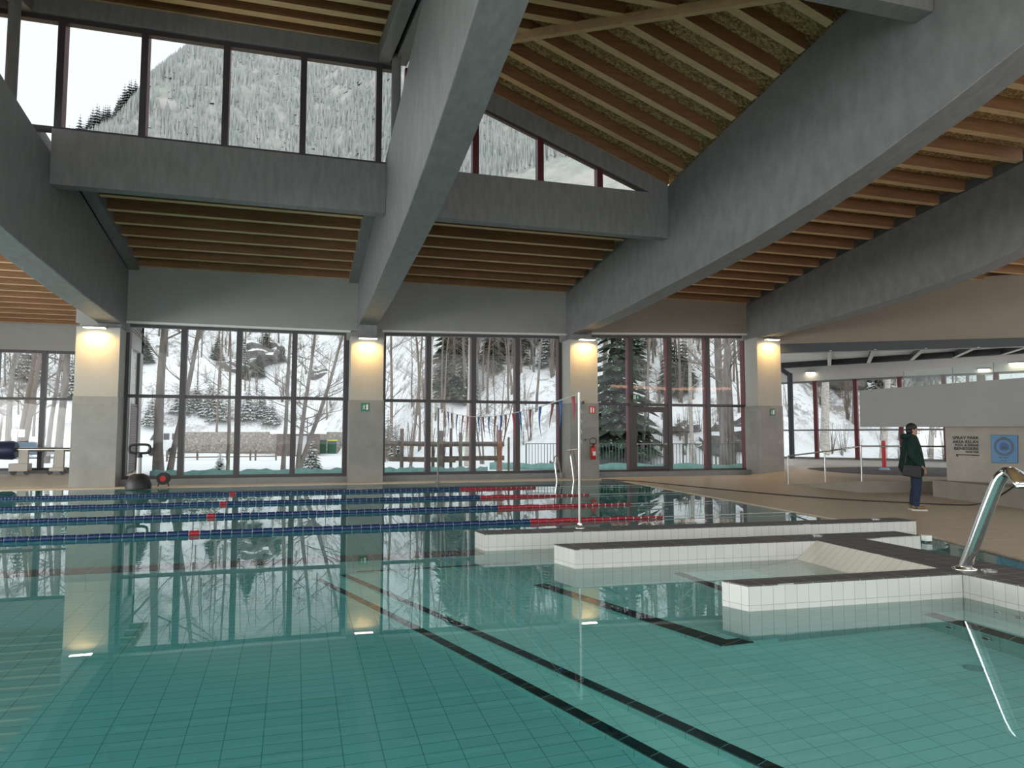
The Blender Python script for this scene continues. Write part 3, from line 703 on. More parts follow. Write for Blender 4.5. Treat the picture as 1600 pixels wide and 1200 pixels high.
# ================================================================== RIGHT WING
ps = .0143
PN = (.6*ps, .8*ps, 1.0); PP = (14.37, 15.78, .32)
def zp(x, y): return .32-ps*((x-14.37)*.6+(y-15.78)*.8)
def onplat(x, y): return onp(x, y, PP, PN)
R0 = (14.64, 19.12); R1 = (14.37, 15.78); R2 = (17.0, 15.15); E_ = (40, 10); B_ = (17.9, 23.1); A_ = (17.0, 24.7)
wa = onplat(1232, 726); wb = onplat(1480, 731); _d = (wb-wa).normalized()
K_ = tuple((wa-_d*1.6)[:2]); N_ = tuple((wb+_d*6)[:2])
pl = MB()
plat = [R1, R2, E_, N_, K_, A_, B_]
pl.add([(x, y, zp(x, y)) for x, y in (R1, R2, E_, N_, K_, B_)], [(0, 1, 2, 3, 4, 5)])
pl.add([(*R0, .021), (*R1, zp(*R1)), (*B_, zp(*B_)), (*A_, .021)], [(0, 1, 2), (0, 2, 3)])
pl.add([(*A_, .021), (*B_, zp(*B_)), (*K_, zp(*K_)), (19.0, 31, .021)], [(0, 1, 2), (0, 2, 3)])
struct('floor', pl, M['deck_tile'])
rw = MB(); rw.add([(*R0, .0), (*R1, .0), (*R1, zp(*R1)), (*R0, .021)], [(0, 1, 2, 3)]); rw.add([(*R1, 0), (*R2, 0), (*R2, zp(*R2)), (*R1, zp(*R1))], [(0, 1, 2, 3)])
struct('wall_ramp', rw, M['tile_stone_warm'])
# slanted wall above the opening with its black steel beam
sd = Vector((.871, -.491, 0)); sn = Vector((.491, .871, 0)); sa = Vector((18.05, 23.93, 0))
def sp_(t, off, z): p = sa+sd*t+sn*off; return (p.x, p.y, z)
a = MB(); a.ext([sp_(-.4, 0, 5.08), sp_(13, 0, 5.08), sp_(13, 0, 7.6), sp_(-.4, 0, 7.2)], sn*.3); struct('wall_right', a, M['wall_beige'])
a = MB(); a.ext([sp_(.08, -.04, 4.76), sp_(13, -.04, 4.79), sp_(13, -.04, 5.1), sp_(.08, -.04, 5.1)], sn*.34)
bevel(a.build('steel_beam', M['black_steel'], None, label='long black steel beam over the opening to the right wing', cat='beam'), .01)
# far window wall of the wing
wa = onplat(1232, 726); wb = onplat(1480, 731); wd = (wb-wa); wd.z = 0; L_ = wd.length; wd.normalize(); wnrm = Vector((wd.y, -wd.x, 0))
if wnrm.dot(Vector((0, -1, 0))) < 0: wnrm = -wnrm       # towards the hall
def onwing(x, y, off=0): return onp(x, y, wa+wnrm*off, wnrm)
def wp(P, off=0): return Vector((P.x, P.y, P.z))+wnrm*off
zb_ = onwing(1240, 716).z; zt_ = onwing(1243, 597).z; ztr = onwing(1300, 672).z
s0, s1_ = -1.6, L_+6
def W_(s, z, off=0): p = wa+wd*s+wnrm*off; return Vector((p.x, p.y, z))
a = MB(); a.ext([W_(s0, 0), W_(s1_, 0), W_(s1_, zb_), W_(s0, zb_)], -wnrm*.35); a.ext([W_(s0, 0, .25), W_(s1_, 0, .25), W_(s1_, zb_-.25, .25), W_(s0, zb_-.25, .25)], -wnrm*.25); struct('wall_right', a, M['white_paint'])
zf0 = onwing(1245, 574).z
a = MB(); a.ext([W_(s0, zt_), W_(s1_, zt_), W_(s1_, zf0+.1), W_(s0, zf0+.1)], -wnrm*.3); struct('wall_right', a, M['white_paint'])
ww = thing('window_40', W_(L_/2, zb_), None, None, kind='structure')
def sof(px): q = onwing(px, 650); return (Vector((q.x, q.y, 0))-Vector((wa.x, wa.y, 0))).dot(wd)
mxs = [sof(1213), sof(1275), sof(1338), sof(1408), sof(1477), sof(1560)]
for s in mxs:
    a = MB(); a.obox(W_(s, (zb_+zt_)/2), wd*.09, wnrm*.1, (0, 0, (zt_-zb_)/2)); a.build('mullion', M['frame_red'], ww)
for z, h_ in ((ztr, .04), (zb_+.03, .05), (zt_-.03, .05)):
    a = MB(); a.obox(W_((s0+s1_)/2, z), wd*((s1_-s0)/2), wnrm*.05, (0, 0, h_)); a.build('transom', M['steel_grey'], ww)
for i in range(len(mxs)-1):
    for z0, z1 in ((zb_, ztr), (ztr, zt_)):
        a = MB(); a.add([W_(mxs[i], z0), W_(mxs[i+1], z0), W_(mxs[i+1], z1), W_(mxs[i], z1)], [(0, 1, 2, 3)]); a.build('glass_pane', M['pane_glass'], ww)
# black edge beam on top of that wall, steel rafters and the white sheet roof
zk = onwing(1300, 571).z; zk2 = onwing(1300, 563).z
a = MB(); a.ext([W_(s0, zk, .3), W_(s1_, zk, .3), W_(s1_, zk2+.05, .3), W_(s0, zk2+.05, .3)], -wnrm*.3)
a.build('steel_beam', M['black_steel'], None, label='black steel edge beam above the white fascia of the right wing', cat='beam')
def onslant(x, y): return onp(x, y, sa-sn*.04, sn)
pairs = [(1296, 552, 1296, 572), (1366, 550, 1357, 570), (1445, 547, 1424, 568), (1527, 545, 1491, 565), (1612, 542, 1566, 563)]
for i, (xa, ya, xb, yb) in enumerate(pairs):
    P = onslant(xa, ya); P.z = 4.93; Q = onwing(xb, yb, .3); Q.z = zk2-.14
    r = thing('steel_rafter', (P+Q)/2, 'black steel roof rafter with pale flange, %s from the left in the right wing' % words[i], 'rafter', 'steel rafters of the right wing')
    a = MB(); a.bar(P, Q, .07, .26); a.build('web', M['black_steel'], r)
    a = MB(); a.bar(P-Vector((0, 0, .14)), Q-Vector((0, 0, .14)), .16, .02); a.build('lower_flange', M['white_paint'], r)
g0 = sa+sn*.1; 
a = MB(); q = [sp_(.0, .1, 5.1), sp_(13, .1, 5.1), tuple(W_(s1_, zk2+.02, -.3)), tuple(W_(s0, zk2+.02, -.3))]
a.add(q+[(x, y, z+.08) for x, y, z in q], [(0, 1, 2, 3), (7, 6, 5, 4), (0, 4, 5, 1), (1, 5, 6, 2), (2, 6, 7, 3), (3, 7, 4, 0)]); struct('ceiling', a, M['white_paint'])
# black round steel column
P = onplat(1238, 727); c0 = thing('steel_column', P, 'slim dark round steel column on a white footing, just right of the rightmost tiled column', 'column')
a = MB(); a.lathe(P, [(.17, 0), (.17, .32)], 20); a.build('footing', M['white_paint'], c0)
a = MB(); a.lathe(P, [(.13, .32), (.13, 4.6)], 20); a.build('shaft', M['black_steel'], c0)
a = MB(); a.bar(P+Vector((0, 0, 4.5)), P+Vector((-.7, .2, 5.0)), .12, .2); a.build('bracket', M['black_steel'], c0)
# lamps on the fascia
for i, (px, py, sz) in enumerate(((1266, 582, .24), (1537, 577, .24), (1593, 567, .4))):
    P = onwing(px, py, .12); r = thing('wall_lamp', P, ['small flat wall lamp at the left of the white fascia', 'small flat wall lamp at the right of the white fascia', 'longer flat lamp at the right edge under the black beam'][i], 'lamp', 'lamps of the right wing')
    a = MB(); a.obox(P+Vector((0, 0, .03)), wd*sz, wnrm*.12, (0, 0, .03)); a.build('housing', M['steel_grey'], r)
    a = MB(); a.obox(P-Vector((0, 0, .008)), wd*(sz-.03), wnrm*.09, (0, 0, .008)); a.build('diffuser', M['lamp_glow'], r)
# dark round splash pad with pale rim
pts_in = [(1261, 732.5), (1275, 735.2), (1300, 737.8), (1345, 741), (1400, 743), (1480, 745), (1560, 745), (1640, 742), (1660, 737), (1600, 732.5), (1480, 730.2), (1380, 729.6), (1298, 730.4), (1270, 731.3)]
pin = [onplat(x, y) for x, y in pts_in]; cc = sum(pin, Vector())/len(pin)
pad = thing('splash_pad', cc, 'round dark rubber splash pad with pale rim behind the railing', 'splash pad')
def smooth(P, n=6):
    out = []; m_ = len(P)
    for i in range(m_):
        p0, p1, p2, p3 = P[i-1], P[i], P[(i+1) % m_], P[(i+2) % m_]
        for k in range(n):
            t = k/n; out.append(.5*((2*p1)+(-p0+p2)*t+(2*p0-5*p1+4*p2-p3)*t*t+(-p0+3*p1-3*p2+p3)*t**3))
    return out
sm = smooth(pin); ins = [(cc+(p-cc)*1.0) for p in sm]; outp = [(cc+(p-cc)*1.045+Vector((-.12, -.12, 0))) for p in sm]
a = MB(); a.add([(p.x, p.y, zp(p.x, p.y)+.004) for p in outp], [tuple(range(len(outp)))]); a.build('rim', M['cream_stone'], pad)
a = MB(); a.add([(p.x, p.y, zp(p.x, p.y)+.010) for p in ins], [tuple(range(len(ins)))]); a.build('rubber_surface', M['ground_black'], pad)
# red post with blue foot
P = onplat(1382, 735); r = thing('water_play_post', P, 'upright red post with light blue round foot on the dark splash pad', 'post')
k = (P-C0).length/F
a = MB(); a.lathe(P, [(2.7*k, 4*k), (2.7*k, 38*k), (2.2*k, 41*k)], 16); a.build('post', M['red_plastic'], r)
a = MB(); a.lathe(P, [(7*k, .0+.012), (7*k, 2*k), (4.5*k, 4*k)], 20); 
plain('foot_blue', (.25, .42, .6), .5); a.build('foot', M['foot_blue'], r)
# railing
P0 = Vector((R0[0]+.05, R0[1], .02)); P1 = onp(1290, 757, (R0[0]+.07, R0[1], 0), (Vector((R1[1]-R0[1], -(R1[0]-R0[0]), 0)))); P1.z = .17
P2 = Vector((R1[0]+.09, R1[1]+.05, .32)); P3 = Vector((17.3, 15.25, .30))
rl = thing('handrail', P0, 'stainless steel ramp railing in front of the splash pad', 'railing')
tops = []
for i, (P, h_) in enumerate(((P0, .88), (P1, .9), (P2, .92))):
    a = MB(); a.tube([P, P+Vector((0, 0, h_))], .024, 10); a.lathe(P, [(.05, 0), (.05, .012)], 14); a.build('post', M['steel'], rl)
    tops.append(P+Vector((0, 0, h_)))
tops.append(P3+Vector((0, 0, .93)))
t0 = tops[0]
a = MB(); a.tube([t0-Vector((0, 0, .12)), t0-Vector((0, 0, .03)), t0+Vector((0, -.04, 0))]+tops[1:], .022, 10); a.build('rail', M['steel'], rl)
# stone clad block with plinth, writing and poster
pa = onz(1458, 777, 0); pb = onz(1600, 797, 0); pd = (pb-pa).normalized(); pnrm = Vector((-pd.y, pd.x, 0))
if pnrm.dot(Vector((1, 0, 0))) < 0: pnrm = -pnrm     # away from the viewer
ph = onp(1458, 750, pa, pnrm).z
a = MB(); a.ext([pa, pa+pd*14, pa+pd*14+Vector((0, 0, ph)), pa+Vector((0, 0, ph))], pnrm*4); struct('wall_plinth', a, M['tile_stone_warm'])
ta = onz(1480, 751, ph); tb = onz(1600, 757, ph); td = (tb-ta).normalized(); tn = Vector((-td.y, td.x, 0))
if tn.dot(Vector((1, 0, 0))) < 0: tn = -tn
def onblk(x, y, off=0): return onp(x, y, ta-tn*off, tn)
zs0 = onblk(1482, 668).z
a = MB(); a.ext([ta, ta+td*14, ta+td*14+Vector((0, 0, zs0-ph+.05)), ta+Vector((0, 0, zs0-ph+.05))], tn*3); struct('wall_right', a, M['tile_stone_warm'])
# white gallery parapet
ga = ta-tn*.25
def ongal(x, y, off=0): return onp(x, y, ga-tn*off, tn)
g00, g01, g11, g10 = ongal(1344, 667), ongal(1343, 610), ongal(1600, 590), ongal(1600, 668)
zb0 = g00.z; ext_ = (g10-g00).normalized(); ext_.z = 0
g2 = g10+ext_*12; top2 = g11+(g11-g01)*1.2
gp = MB(); gp.ext([(g00.x, g00.y, g00.z), (top2.x, top2.y, g10.z-.02), tuple(top2), tuple(g11), tuple(g01)], tn*.3)
gp.add([(g00.x, g00.y, g00.z+.02), (top2.x, top2.y, g10.z), (top2.x+tn.x*6, top2.y+tn.y*6, g10.z), (g00.x+tn.x*6, g00.y+tn.y*6, g00.z+.02)], [(0, 1, 2, 3)])
struct('wall_gallery', gp, M['wall_paint'])
bal = thing('glass_balustrade', ongal(1500, 596), 'clear glass balustrade along the gallery behind the white parapet', 'balustrade')
for (xa, ya, xb, yb, h_) in ((1412, 604.5, 1486, 598.5, 24), (1488, 598.5, 1550, 594, 25), (1552, 594, 1640, 588, 28)):
    q0 = ongal(xa, ya, -.12); q1 = ongal(xb, yb, -.12); q3 = ongal(xa, ya-h_, -.12); q2 = ongal(xb, yb-h_, -.12)
    a = MB(); a.ext([q0, q1, q2, q3], tn*.012); a.build('glass_panel', M['balustrade_glass'], bal)
    a = MB(); a.bar(q0, q3, .012, .02); a.build('clamp_strip', M['steel_grey'], bal)
# writing
def text3d(s, p, right, up, size, mat, name, align='RIGHT', parent=None, bold=True, **kw):
    cu = bpy.data.curves.new(name, 'FONT'); cu.body = s; cu.size = size; cu.align_x = align; cu.extrude = .002; cu.offset = .0012 if bold else 0
    tmp = bpy.data.objects.new(name, cu); COL.objects.link(tmp)
    dg = bpy.context.evaluated_depsgraph_get(); me = bpy.data.meshes.new_from_object(tmp.evaluated_get(dg))
    COL.objects.unlink(tmp); bpy.data.objects.remove(tmp)
    o = bpy.data.objects.new(name, me); COL.objects.link(o)
    right = Vector(right).normalized(); up = Vector(up).normalized(); nrm = right.cross(up)
    mw = Matrix(((right.x, up.x, nrm.x, p[0]), (right.y, up.y, nrm.y, p[1]), (right.z, up.z, nrm.z, p[2]), (0, 0, 0, 1)))
    if parent is not None:
        o.parent = parent; mw = Matrix.Translation(-parent.location) @ mw
    o.matrix_basis = mw; me.materials.clear(); me.materials.append(mat); tag(o, **kw); return o
Pt = onblk(1529, 690, .012); k = (Pt-C0).length/F
tx = thing('wall_lettering', Pt, 'black directional lettering SPRAY PARK, AREA RELAX, BENESSERE with left arrow on the stone wall', 'sign')
for s, py, hpx in (('SPRAY PARK', 686.4, 3.9), ('AREA RELAX', 692.8, 3.9), ("POOL & SERBAR", 697.3, 2.6), ('BENESSERE', 703.3, 3.9), ('WATER', 708, 2.6)):
    o = text3d(s, onblk(1529.5, py, .012), td, (0, 0, 1), hpx*k/.70, M['ink_black'], 'lettering', parent=tx)
    wpx = {'SPRAY PARK': 26.5, 'AREA RELAX': 26.5, "POOL & SERBAR": 24, 'BENESSERE': 24.5, 'WATER': 13.5}[s]*k*1.0
    vw = [v.co.x for v in o.data.vertices]; cur = max(vw)-min(vw); fx = wpx/cur*1.25
    for v in o.data.vertices: v.co.x *= min(fx, 3)
a = MB(); q0 = onblk(1494, 710.3, .008); q1 = onblk(1530, 711.6, .008); a.bar(q0, q1, .01, .022); q2 = onblk(1496.7, 713.5, .008); a.bar(q0, q2, .01, .022); q2 = onblk(1497, 708.8, .008); a.build('arrow', M['ink_black'], tx)
q = [onblk(x, y, .03) for x, y in ((1548, 679.5), (1590, 680), (1590, 724), (1549.5, 723))]
po = thing('poster', (q[0]+q[2])/2, 'blue square panel with a dark circular emblem on the stone wall', 'sign')
a = MB(); a.ext(q, tn*.03); bevel(a.build('panel', M['poster_blue'], po), .01)
def disc(cx, cy, r0, r1, off, n=28, a0=0, a1=2*math.pi):
    c = onblk(cx, cy, off); vs = []; kk = (c-C0).length/F
    for i in range(n+1):
        t = a0+(a1-a0)*i/n; dvec = td*math.cos(t)+Vector((0, 0, 1))*math.sin(t)
        vs += [c+dvec*r0*kk, c+dvec*r1*kk]
    m_ = MB(); m_.add(vs, [(2*i, 2*i+1, 2*i+3, 2*i+2) for i in range(n)]); return m_
disc(1568.5, 698, 7.2*1.2, 10*1.2, .034).build('emblem_ring', M['poster_dark'], po)
a = disc(1568.5, 698, 0, 6, .033)
a.build('emblem_disc', M['flag_blue'], po)
a = MB()
for (x0, y0, x1, y1, x2, y2) in ((1562, 703, 1568, 693, 1571, 700), (1566, 702, 1572, 694, 1577, 702)):
    a.add([onblk(x0, y0, .036), onblk(x1, y1, .036), onblk(x2, y2, .036)], [(0, 1, 2)])
a.build('emblem_mark', M['poster_dark'], po)
a = MB()
for (x0, x1, y0, y1) in ((1564, 1572, 682.5, 684), (1562, 1566, 685, 686.2), (1568, 1575, 685, 686.2), (1561, 1566, 714, 716), (1568, 1575, 714.5, 716), (1563, 1573, 719, 720.5)):
    a.add([onblk(x0, y0, .034), onblk(x1, y0, .034), onblk(x1, y1, .034), onblk(x0, y1, .034)], [(0, 1, 2, 3)])
a.build('emblem_writing', M['poster_dark'], po)

# ================================================================== LAMPS AND SIGNS ON THE COLUMNS
for i, (px, py, wpx) in enumerate(((148, 512, 32), (575, 529, 27), (917, 531, 25), (1206, 531, 26))):
    P = ony(px, py, 23.62); nm = ['leftmost', 'second', 'third', 'rightmost'][i]
    r = thing('wall_lamp', P, 'flat wall lamp glowing warm over the %s column' % nm, 'lamp', None)
    a = MB(); a.box((P.x-.32, P.y-.13, P.z+.0), (P.x+.32, P.y+.10, P.z+.05)); a.box((P.x-.08, P.y+.08, P.z), (P.x+.08, 23.85, P.z+.08)); bevel(a.build('housing', M['steel_grey'], r), .008)
    a = MB(); a.box((P.x-.28, P.y-.11, P.z-.015), (P.x+.28, P.y+.07, P.z-.002)); a.build('diffuser', M['lamp_glow'], r)
    l = bpy.data.lights.new('lamp_light', 'AREA'); l.shape = 'RECTANGLE'; l.size = .5; l.size_y = .16; l.energy = 26; l.color = (1, .60, .18); l.spread = math.radians(150)
    o = bpy.data.objects.new('lamp_light', l); COL.objects.link(o); o.parent = r; o.location = (0, 0, -.03)
def sign(px, py, w_, h_, col, label, Y=23.82, door=False, kind='exit'):
    P = ony(px, py, Y)
    r = thing('safety_sign', P, label, 'sign')
    a = MB(); a.box((P.x-w_/2, Y-.012, P.z-h_/2), (P.x+w_/2, Y, P.z+h_/2)); a.build('plate', M[col], r)
    f = Y-.016
    def q(x0, z0, x1, z1, mm=M['sign_white']):
        b_ = MB(); b_.box((P.x+x0*w_, f, P.z+z0*h_), (P.x+x1*w_, f+.003, P.z+z1*h_)); return b_
    if kind == 'exit':
        b_ = q(.12, -.32, .34, .32); b_.build('door_mark', M['sign_white'], r)
        b_ = MB(); s = w_
        b_.ball((P.x-.12*s, f, P.z+.25*h_), (.05*s, .003, .05*s)); b_.bar((P.x-.1*s, f, P.z+.18*h_), (P.x-.14*s, f, P.z-.05*h_), .09*s, .004, (0, 1, 0))
        b_.bar((P.x-.14*s, f, P.z-.05*h_), (P.x-.04*s, f, P.z-.3*h_), .06*s, .004, (0, 1, 0)); b_.bar((P.x-.14*s, f, P.z-.05*h_), (P.x-.3*s, f, P.z-.25*h_), .06*s, .004, (0, 1, 0))
        b_.bar((P.x-.11*s, f, P.z+.14*h_), (P.x+.02*s, f, P.z+.05*h_), .05*s, .004, (0, 1, 0)); b_.bar((P.x-.11*s, f, P.z+.14*h_), (P.x-.28*s, f, P.z+.02*h_), .05*s, .004, (0, 1, 0)); b_.build('running_figure', M['sign_white'], r)
    elif kind == 'down':
        b_ = MB(); b_.box((P.x-.42*w_, f, P.z-.36*h_), (P.x-.08*w_, f+.003, P.z+.36*h_)); b_.build('door_mark', M['sign_white'], r)
        b_ = MB(); b_.box((P.x+.2*w_, f, P.z-.05*h_), (P.x+.26*w_, f+.003, P.z+.32*h_)); b_.add([(P.x+.09*w_, f, P.z), (P.x+.37*w_, f, P.z), (P.x+.23*w_, f, P.z-.34*h_)], [(0, 1, 2)]); b_.build('arrow', M['sign_white'], r)
        b_ = MB(); b_.ball((P.x-.24*w_, f-.003, P.z+.2*h_), (.05*w_, .003, .05*w_)); b_.bar((P.x-.25*w_, f-.002, P.z+.1*h_), (P.x-.27*w_, f-.002, P.z-.1*h_), .08*w_, .004, (0, 1, 0)); b_.bar((P.x-.27*w_, f-.002, P.z-.08*h_), (P.x-.2*w_, f-.002, P.z-.3*h_), .05*w_, .004, (0, 1, 0)); b_.build('running_figure', M['sign_green'], r)
    else:
        q(-.35, -.36, -.12, .36).build('flame_mark', M['sign_white'], r); q(.08, -.36, .3, .2).build('bottle_mark', M['sign_white'], r); q(.12, .2, .22, .36).build('nozzle_mark', M['sign_white'], r)
    return r
sign(570.5, 636, .27, .27, 'sign_green', 'green emergency exit sign on the second column')
sign(1207, 644, .22, .27, 'sign_green', 'green emergency exit sign on the rightmost column')
a = sign(994, 620.5, .27, .20, 'sign_green', 'green exit sign with down arrow hanging above the glazed door', Y=24.6, kind='down')
sign(925.5, 640.5, .22, .26, 'sign_red', 'red fire extinguisher sign on the third column', kind='fire')
# fire extinguisher on the third column
P = ony(927, 708, 23.72); r = thing('fire_extinguisher', P, 'red fire extinguisher hanging on the third column under the red sign', 'fire extinguisher')
a = MB(); a.lathe((P.x, P.y, P.z-.22), [(.06, 0), (.085, .02), (.085, .40), (.055, .47), (.03, .5)], 18); a.build('cylinder', M['red_plastic'], r)
a = MB(); a.lathe((P.x, P.y, P.z+.28), [(.03, 0), (.03, .05)], 12); a.box((P.x-.09, P.y-.02, P.z+.32), (P.x+.04, P.y+.02, P.z+.35)); a.build('valve', M['black_rubber'], r)
a = MB(); a.tube([(P.x+.02, P.y-.03, P.z+.31)]+[(P.x-.03+.13*math.sin(t), P.y-.06, P.z+.42+.12*math.cos(t)) for t in [x*.5-2.3 for x in range(11)]]+[(P.x-.12, P.y-.08, P.z+.2)], .014, 8); a.build('hose', M['black_rubber'], r)
a = MB(); a.box((P.x-.05, P.y-.092, P.z-.08), (P.x+.05, P.y-.083, P.z+.06)); a.build('label_band', M['sign_white'], r)
P = ony(914, 687, 23.8); r = thing('call_button', P, 'small round grey push button on the third column, left of the extinguisher', 'button')
a = MB(); a.lathe((P.x, 23.83, P.z), [(.06, -.0), (.06, -.03), (.05, -.045)], 18, 'y'); a.build('housing', M['steel_grey'], r); a = MB(); a.lathe((P.x, 23.785, P.z), [(.025, 0), (.025, -.01)], 14, 'y'); a.build('knob', M['black_rubber'], r)
P = ony(909, 629, 23.8); a = MB(); a.box((P.x-.09, 23.76, P.z-.05), (P.x+.09, 23.83, P.z+.05)); bevel(a.build('wall_box', M['louvre_brown'], None, label='small brown junction box on the third column beside the flag post', cat='box'), .005)

# ================================================================== LANE ROPES
def float_mesh(mat):
    b = MB(); n = 14; pr = [(.02, -.070), (.042, -.069), (.047, -.060), (.047, -.014), (.044, -.009), (.044, .009), (.047, .014), (.047, .060), (.042, .069), (.02, .070)]
    b.lathe((0, 0, 0), pr, n, 'x')
    me = bpy.data.meshes.new('float'); me.from_pydata([tuple(v) for v in b.v], [], b.f); me.polygons.foreach_set('use_smooth', b.sm)
    me.materials.append(mat); return me
fm_ = {c: float_mesh(M[c]) for c in ('float_blue', 'float_red', 'float_white')}
lanes = [(12.08, -5.0, 3.98, 6.6, -1.42, 'nearest of the four lane ropes'), (14.62, -5.9, 4.15, 7.1, -1.44, 'second nearest of the four lane ropes'), (17.25, -7.0, 4.32, 7.3, -1.46, 'third nearest of the four lane ropes'), (20.1, -8.1, 4.43, 7.6, -1.48, 'farthest of the four lane ropes')]
for Y, xa, xr, xe, xm, lab in lanes:
    r = thing('lane_rope', (0, Y, 0), 'floating blue and red swimming lane rope, '+lab, 'lane rope', None)
    rx = 10.25-(20.7-Y)*.103
    b = MB(); b.tube([(-22, Y, .028), (rx, Y, .028)], .007, 6); b.build('cable', M['rope_white'], r)
    pitch = .1515; n = 0; x = xm
    while x > xa: x -= pitch
    xs_ = []
    while x < xe and len(xs_) < 99: xs_.append(x); x += pitch
    for i, x in enumerate(xs_):
        col = 'float_red' if (x > xr or abs(x-xm) < pitch*.5) else 'float_blue'
        o = bpy.data.objects.new('float', fm_[col]); COL.objects.link(o); o.parent = r
        o.location = (x, 0, .024+.004*math.sin(i*1.7)); o.rotation_euler = (i*.7, 0, .02*math.sin(i*2.1))
        sc_ = 1.0 if x < xr+.5 else max(.4, 1-(x-xr-.5)*.28); o.scale = (1, sc_, sc_)
    b = MB()
    for x in xs_[:-1]: b.lathe((x+pitch/2, Y, .024), [(.026, -.008), (.026, .008)], 8, 'x')
    b.build('spacer_beads', M['float_white'], r, kind='stuff')
# ================================================================== BACKSTROKE FLAGS
PB = onz(906, 825, TI); PT = onp(908, 613, PB, (0, 1, 0)); 
r = thing('flag_post', PB, 'near steel post of the backstroke flags, standing on the farthest tiled pool wall', 'post')
a = MB(); a.tube([PB, PB+Vector((0, 0, PT.z-PB.z))], .019, 12); a.build('pole', M['steel'], r)
a = MB(); a.lathe(PB, [(.07, 0), (.07, .012), (.035, .016), (.035, .07)], 16); a.build('base_plate', M['chrome'], r)
a = MB(); H_ = PT.z-PB.z; pts = []
for i in range(40):
    z = H_*(1.0-.42*i/39); pts.append(PB+Vector((.022*math.cos(i*.9)+.012, .022*math.sin(i*.9), z)))
pts += [PB+Vector((-.06, .02, H_*.575)), PB+Vector((-.16, .06, H_*.57))]
a.tube(pts, .006, 6); a.build('wound_line', M['rope_white'], r)
P2b = onz(684, 753.5, .02); P2t = onp(687, 637, P2b, (0, 1, 0))
r = thing('flag_post', P2b, 'far thin steel post of the backstroke flags, on the deck before the second tall window', 'post')
a = MB(); a.tube([P2b, Vector((P2b.x, P2b.y, P2t.z))], .03, 10); a.build('pole', M['steel_grey'], r)
a = MB(); a.lathe(P2b, [(.08, 0), (.08, .02)], 14); a.build('base_plate', M['steel_grey'], r)
rt = PB+Vector((0, 0, H_-.02)); re_ = Vector((P2b.x, P2b.y, P2t.z))
fl_ = thing('backstroke_flags', (rt+re_)/2, 'white line with hanging red and blue pennants strung across the pool', 'pennants')
def rope(t): 
    p = rt.lerp(re_, t); p.z -= 1.25*t*(1-t)*1.0; return p
a = MB(); a.tube([rope(i/30) for i in range(31)], .008, 6); a.build('line', M['rope_white'], fl_)
# solve t for a pixel column
def pxof(P):
    d = P-C0; cyw, syw = math.cos(YAW), math.sin(YAW); rr = d.x*cyw-d.y*syw; f = d.x*syw+d.y*cyw
    c, s = math.cos(PITCH), math.sin(PITCH); f2 = f*c+d.z*s; u = -f*s+d.z*c; return 800+F*rr/f2, 600-F*u/f2
def tfor(px):
    lo, hi = 0.0, 1.0
    for _ in range(40):
        m_ = (lo+hi)/2
        if pxof(rope(m_))[0] > px: lo = m_
        else: hi = m_
    return lo
dr_ = (re_-rt).normalized()
for i, (px, c, ln) in enumerate(((894, 'flag_red', .36), (873, 'flag_blue', .42), (861, 'flag_brown', .40), (843, 'flag_blue', .5), (829, 'flag_brown', .52), (813, 'flag_blue', .5), (801, 'flag_red', .52), (788, 'flag_brown', .55), (781, 'flag_blue', .55), (773, 'flag_brown', .55), (764, 'flag_blue', .5), (755, 'flag_brown', .5), (747, 'flag_blue', .5), (738, 'flag_brown', .5), (729, 'flag_red', .6), (722, 'flag_brown', .55), (714, 'flag_blue', .55), (706, 'flag_brown', .55), (700, 'flag_blue', .55), (694, 'flag_brown', .5))):
    p = rope(tfor(px)); wd_ = .17; cu = random.uniform(-.14, .14)
    b = MB(); vs = []; n = 6
    for k in range(n+1):
        t = k/n; wv = wd_*(1-t)+.004; cx_ = dr_*(cu*t*t); fold = Vector((0, 0, 0))
        for sgn in (-1, 0, 1):
            vs.append(p+cx_+dr_*(sgn*wv/2*.55)+Vector((.035*(1-abs(sgn))*(1-t)+.02*math.sin(t*3+i), 0, -ln*t)))
    b.add(vs, [(3*k+j, 3*k+j+1, 3*k+j+4, 3*k+j+3) for k in range(n) for j in (0, 1)], True)
    o = b.build('pennant', M[c], fl_); sm_ = o.modifiers.new('thick', 'SOLIDIFY'); sm_.thickness = .004
# ================================================================== POOL LADDER
PA = onz(872, 753, .02)
ld = thing('pool_ladder', (8.9, 23.5, .02), 'stainless steel pool ladder at the far pool edge before the third column', 'ladder')
def lad(pts):
    P_ = [ony(x, y, Y) for x, y, Y in pts]; a0, b0 = P_[0], P_[-1]
    b = MB(); b.tube([Vector((a0.x, a0.y, -.9))]+P_+[Vector((b0.x, b0.y, .02))], .022, 10); b.build('side_rail', M['chrome'], ld); return a0.x
xa_ = lad([(870, 750, 23.3), (868, 735, 23.32), (866, 720, 23.36), (866, 714.5, 23.4), (868.5, 712.5, 23.5), (871, 715, 23.6), (873.5, 725, 23.7), (876, 740, 23.75), (877.5, 752, 23.8)])
xb_ = lad([(896.5, 751, 23.3), (894, 732, 23.32), (891.5, 713, 23.36), (891, 704.5, 23.4), (893, 702, 23.5), (896, 704.5, 23.6), (898.5, 717, 23.7), (901, 734, 23.75), (903, 750.5, 23.8)])
for z in (-.25, -.5, -.75):
    b = MB(); b.box((xa_, 23.26, z-.012), (xb_, 23.34, z+.012)); b.build('tread', M['steel'], ld)
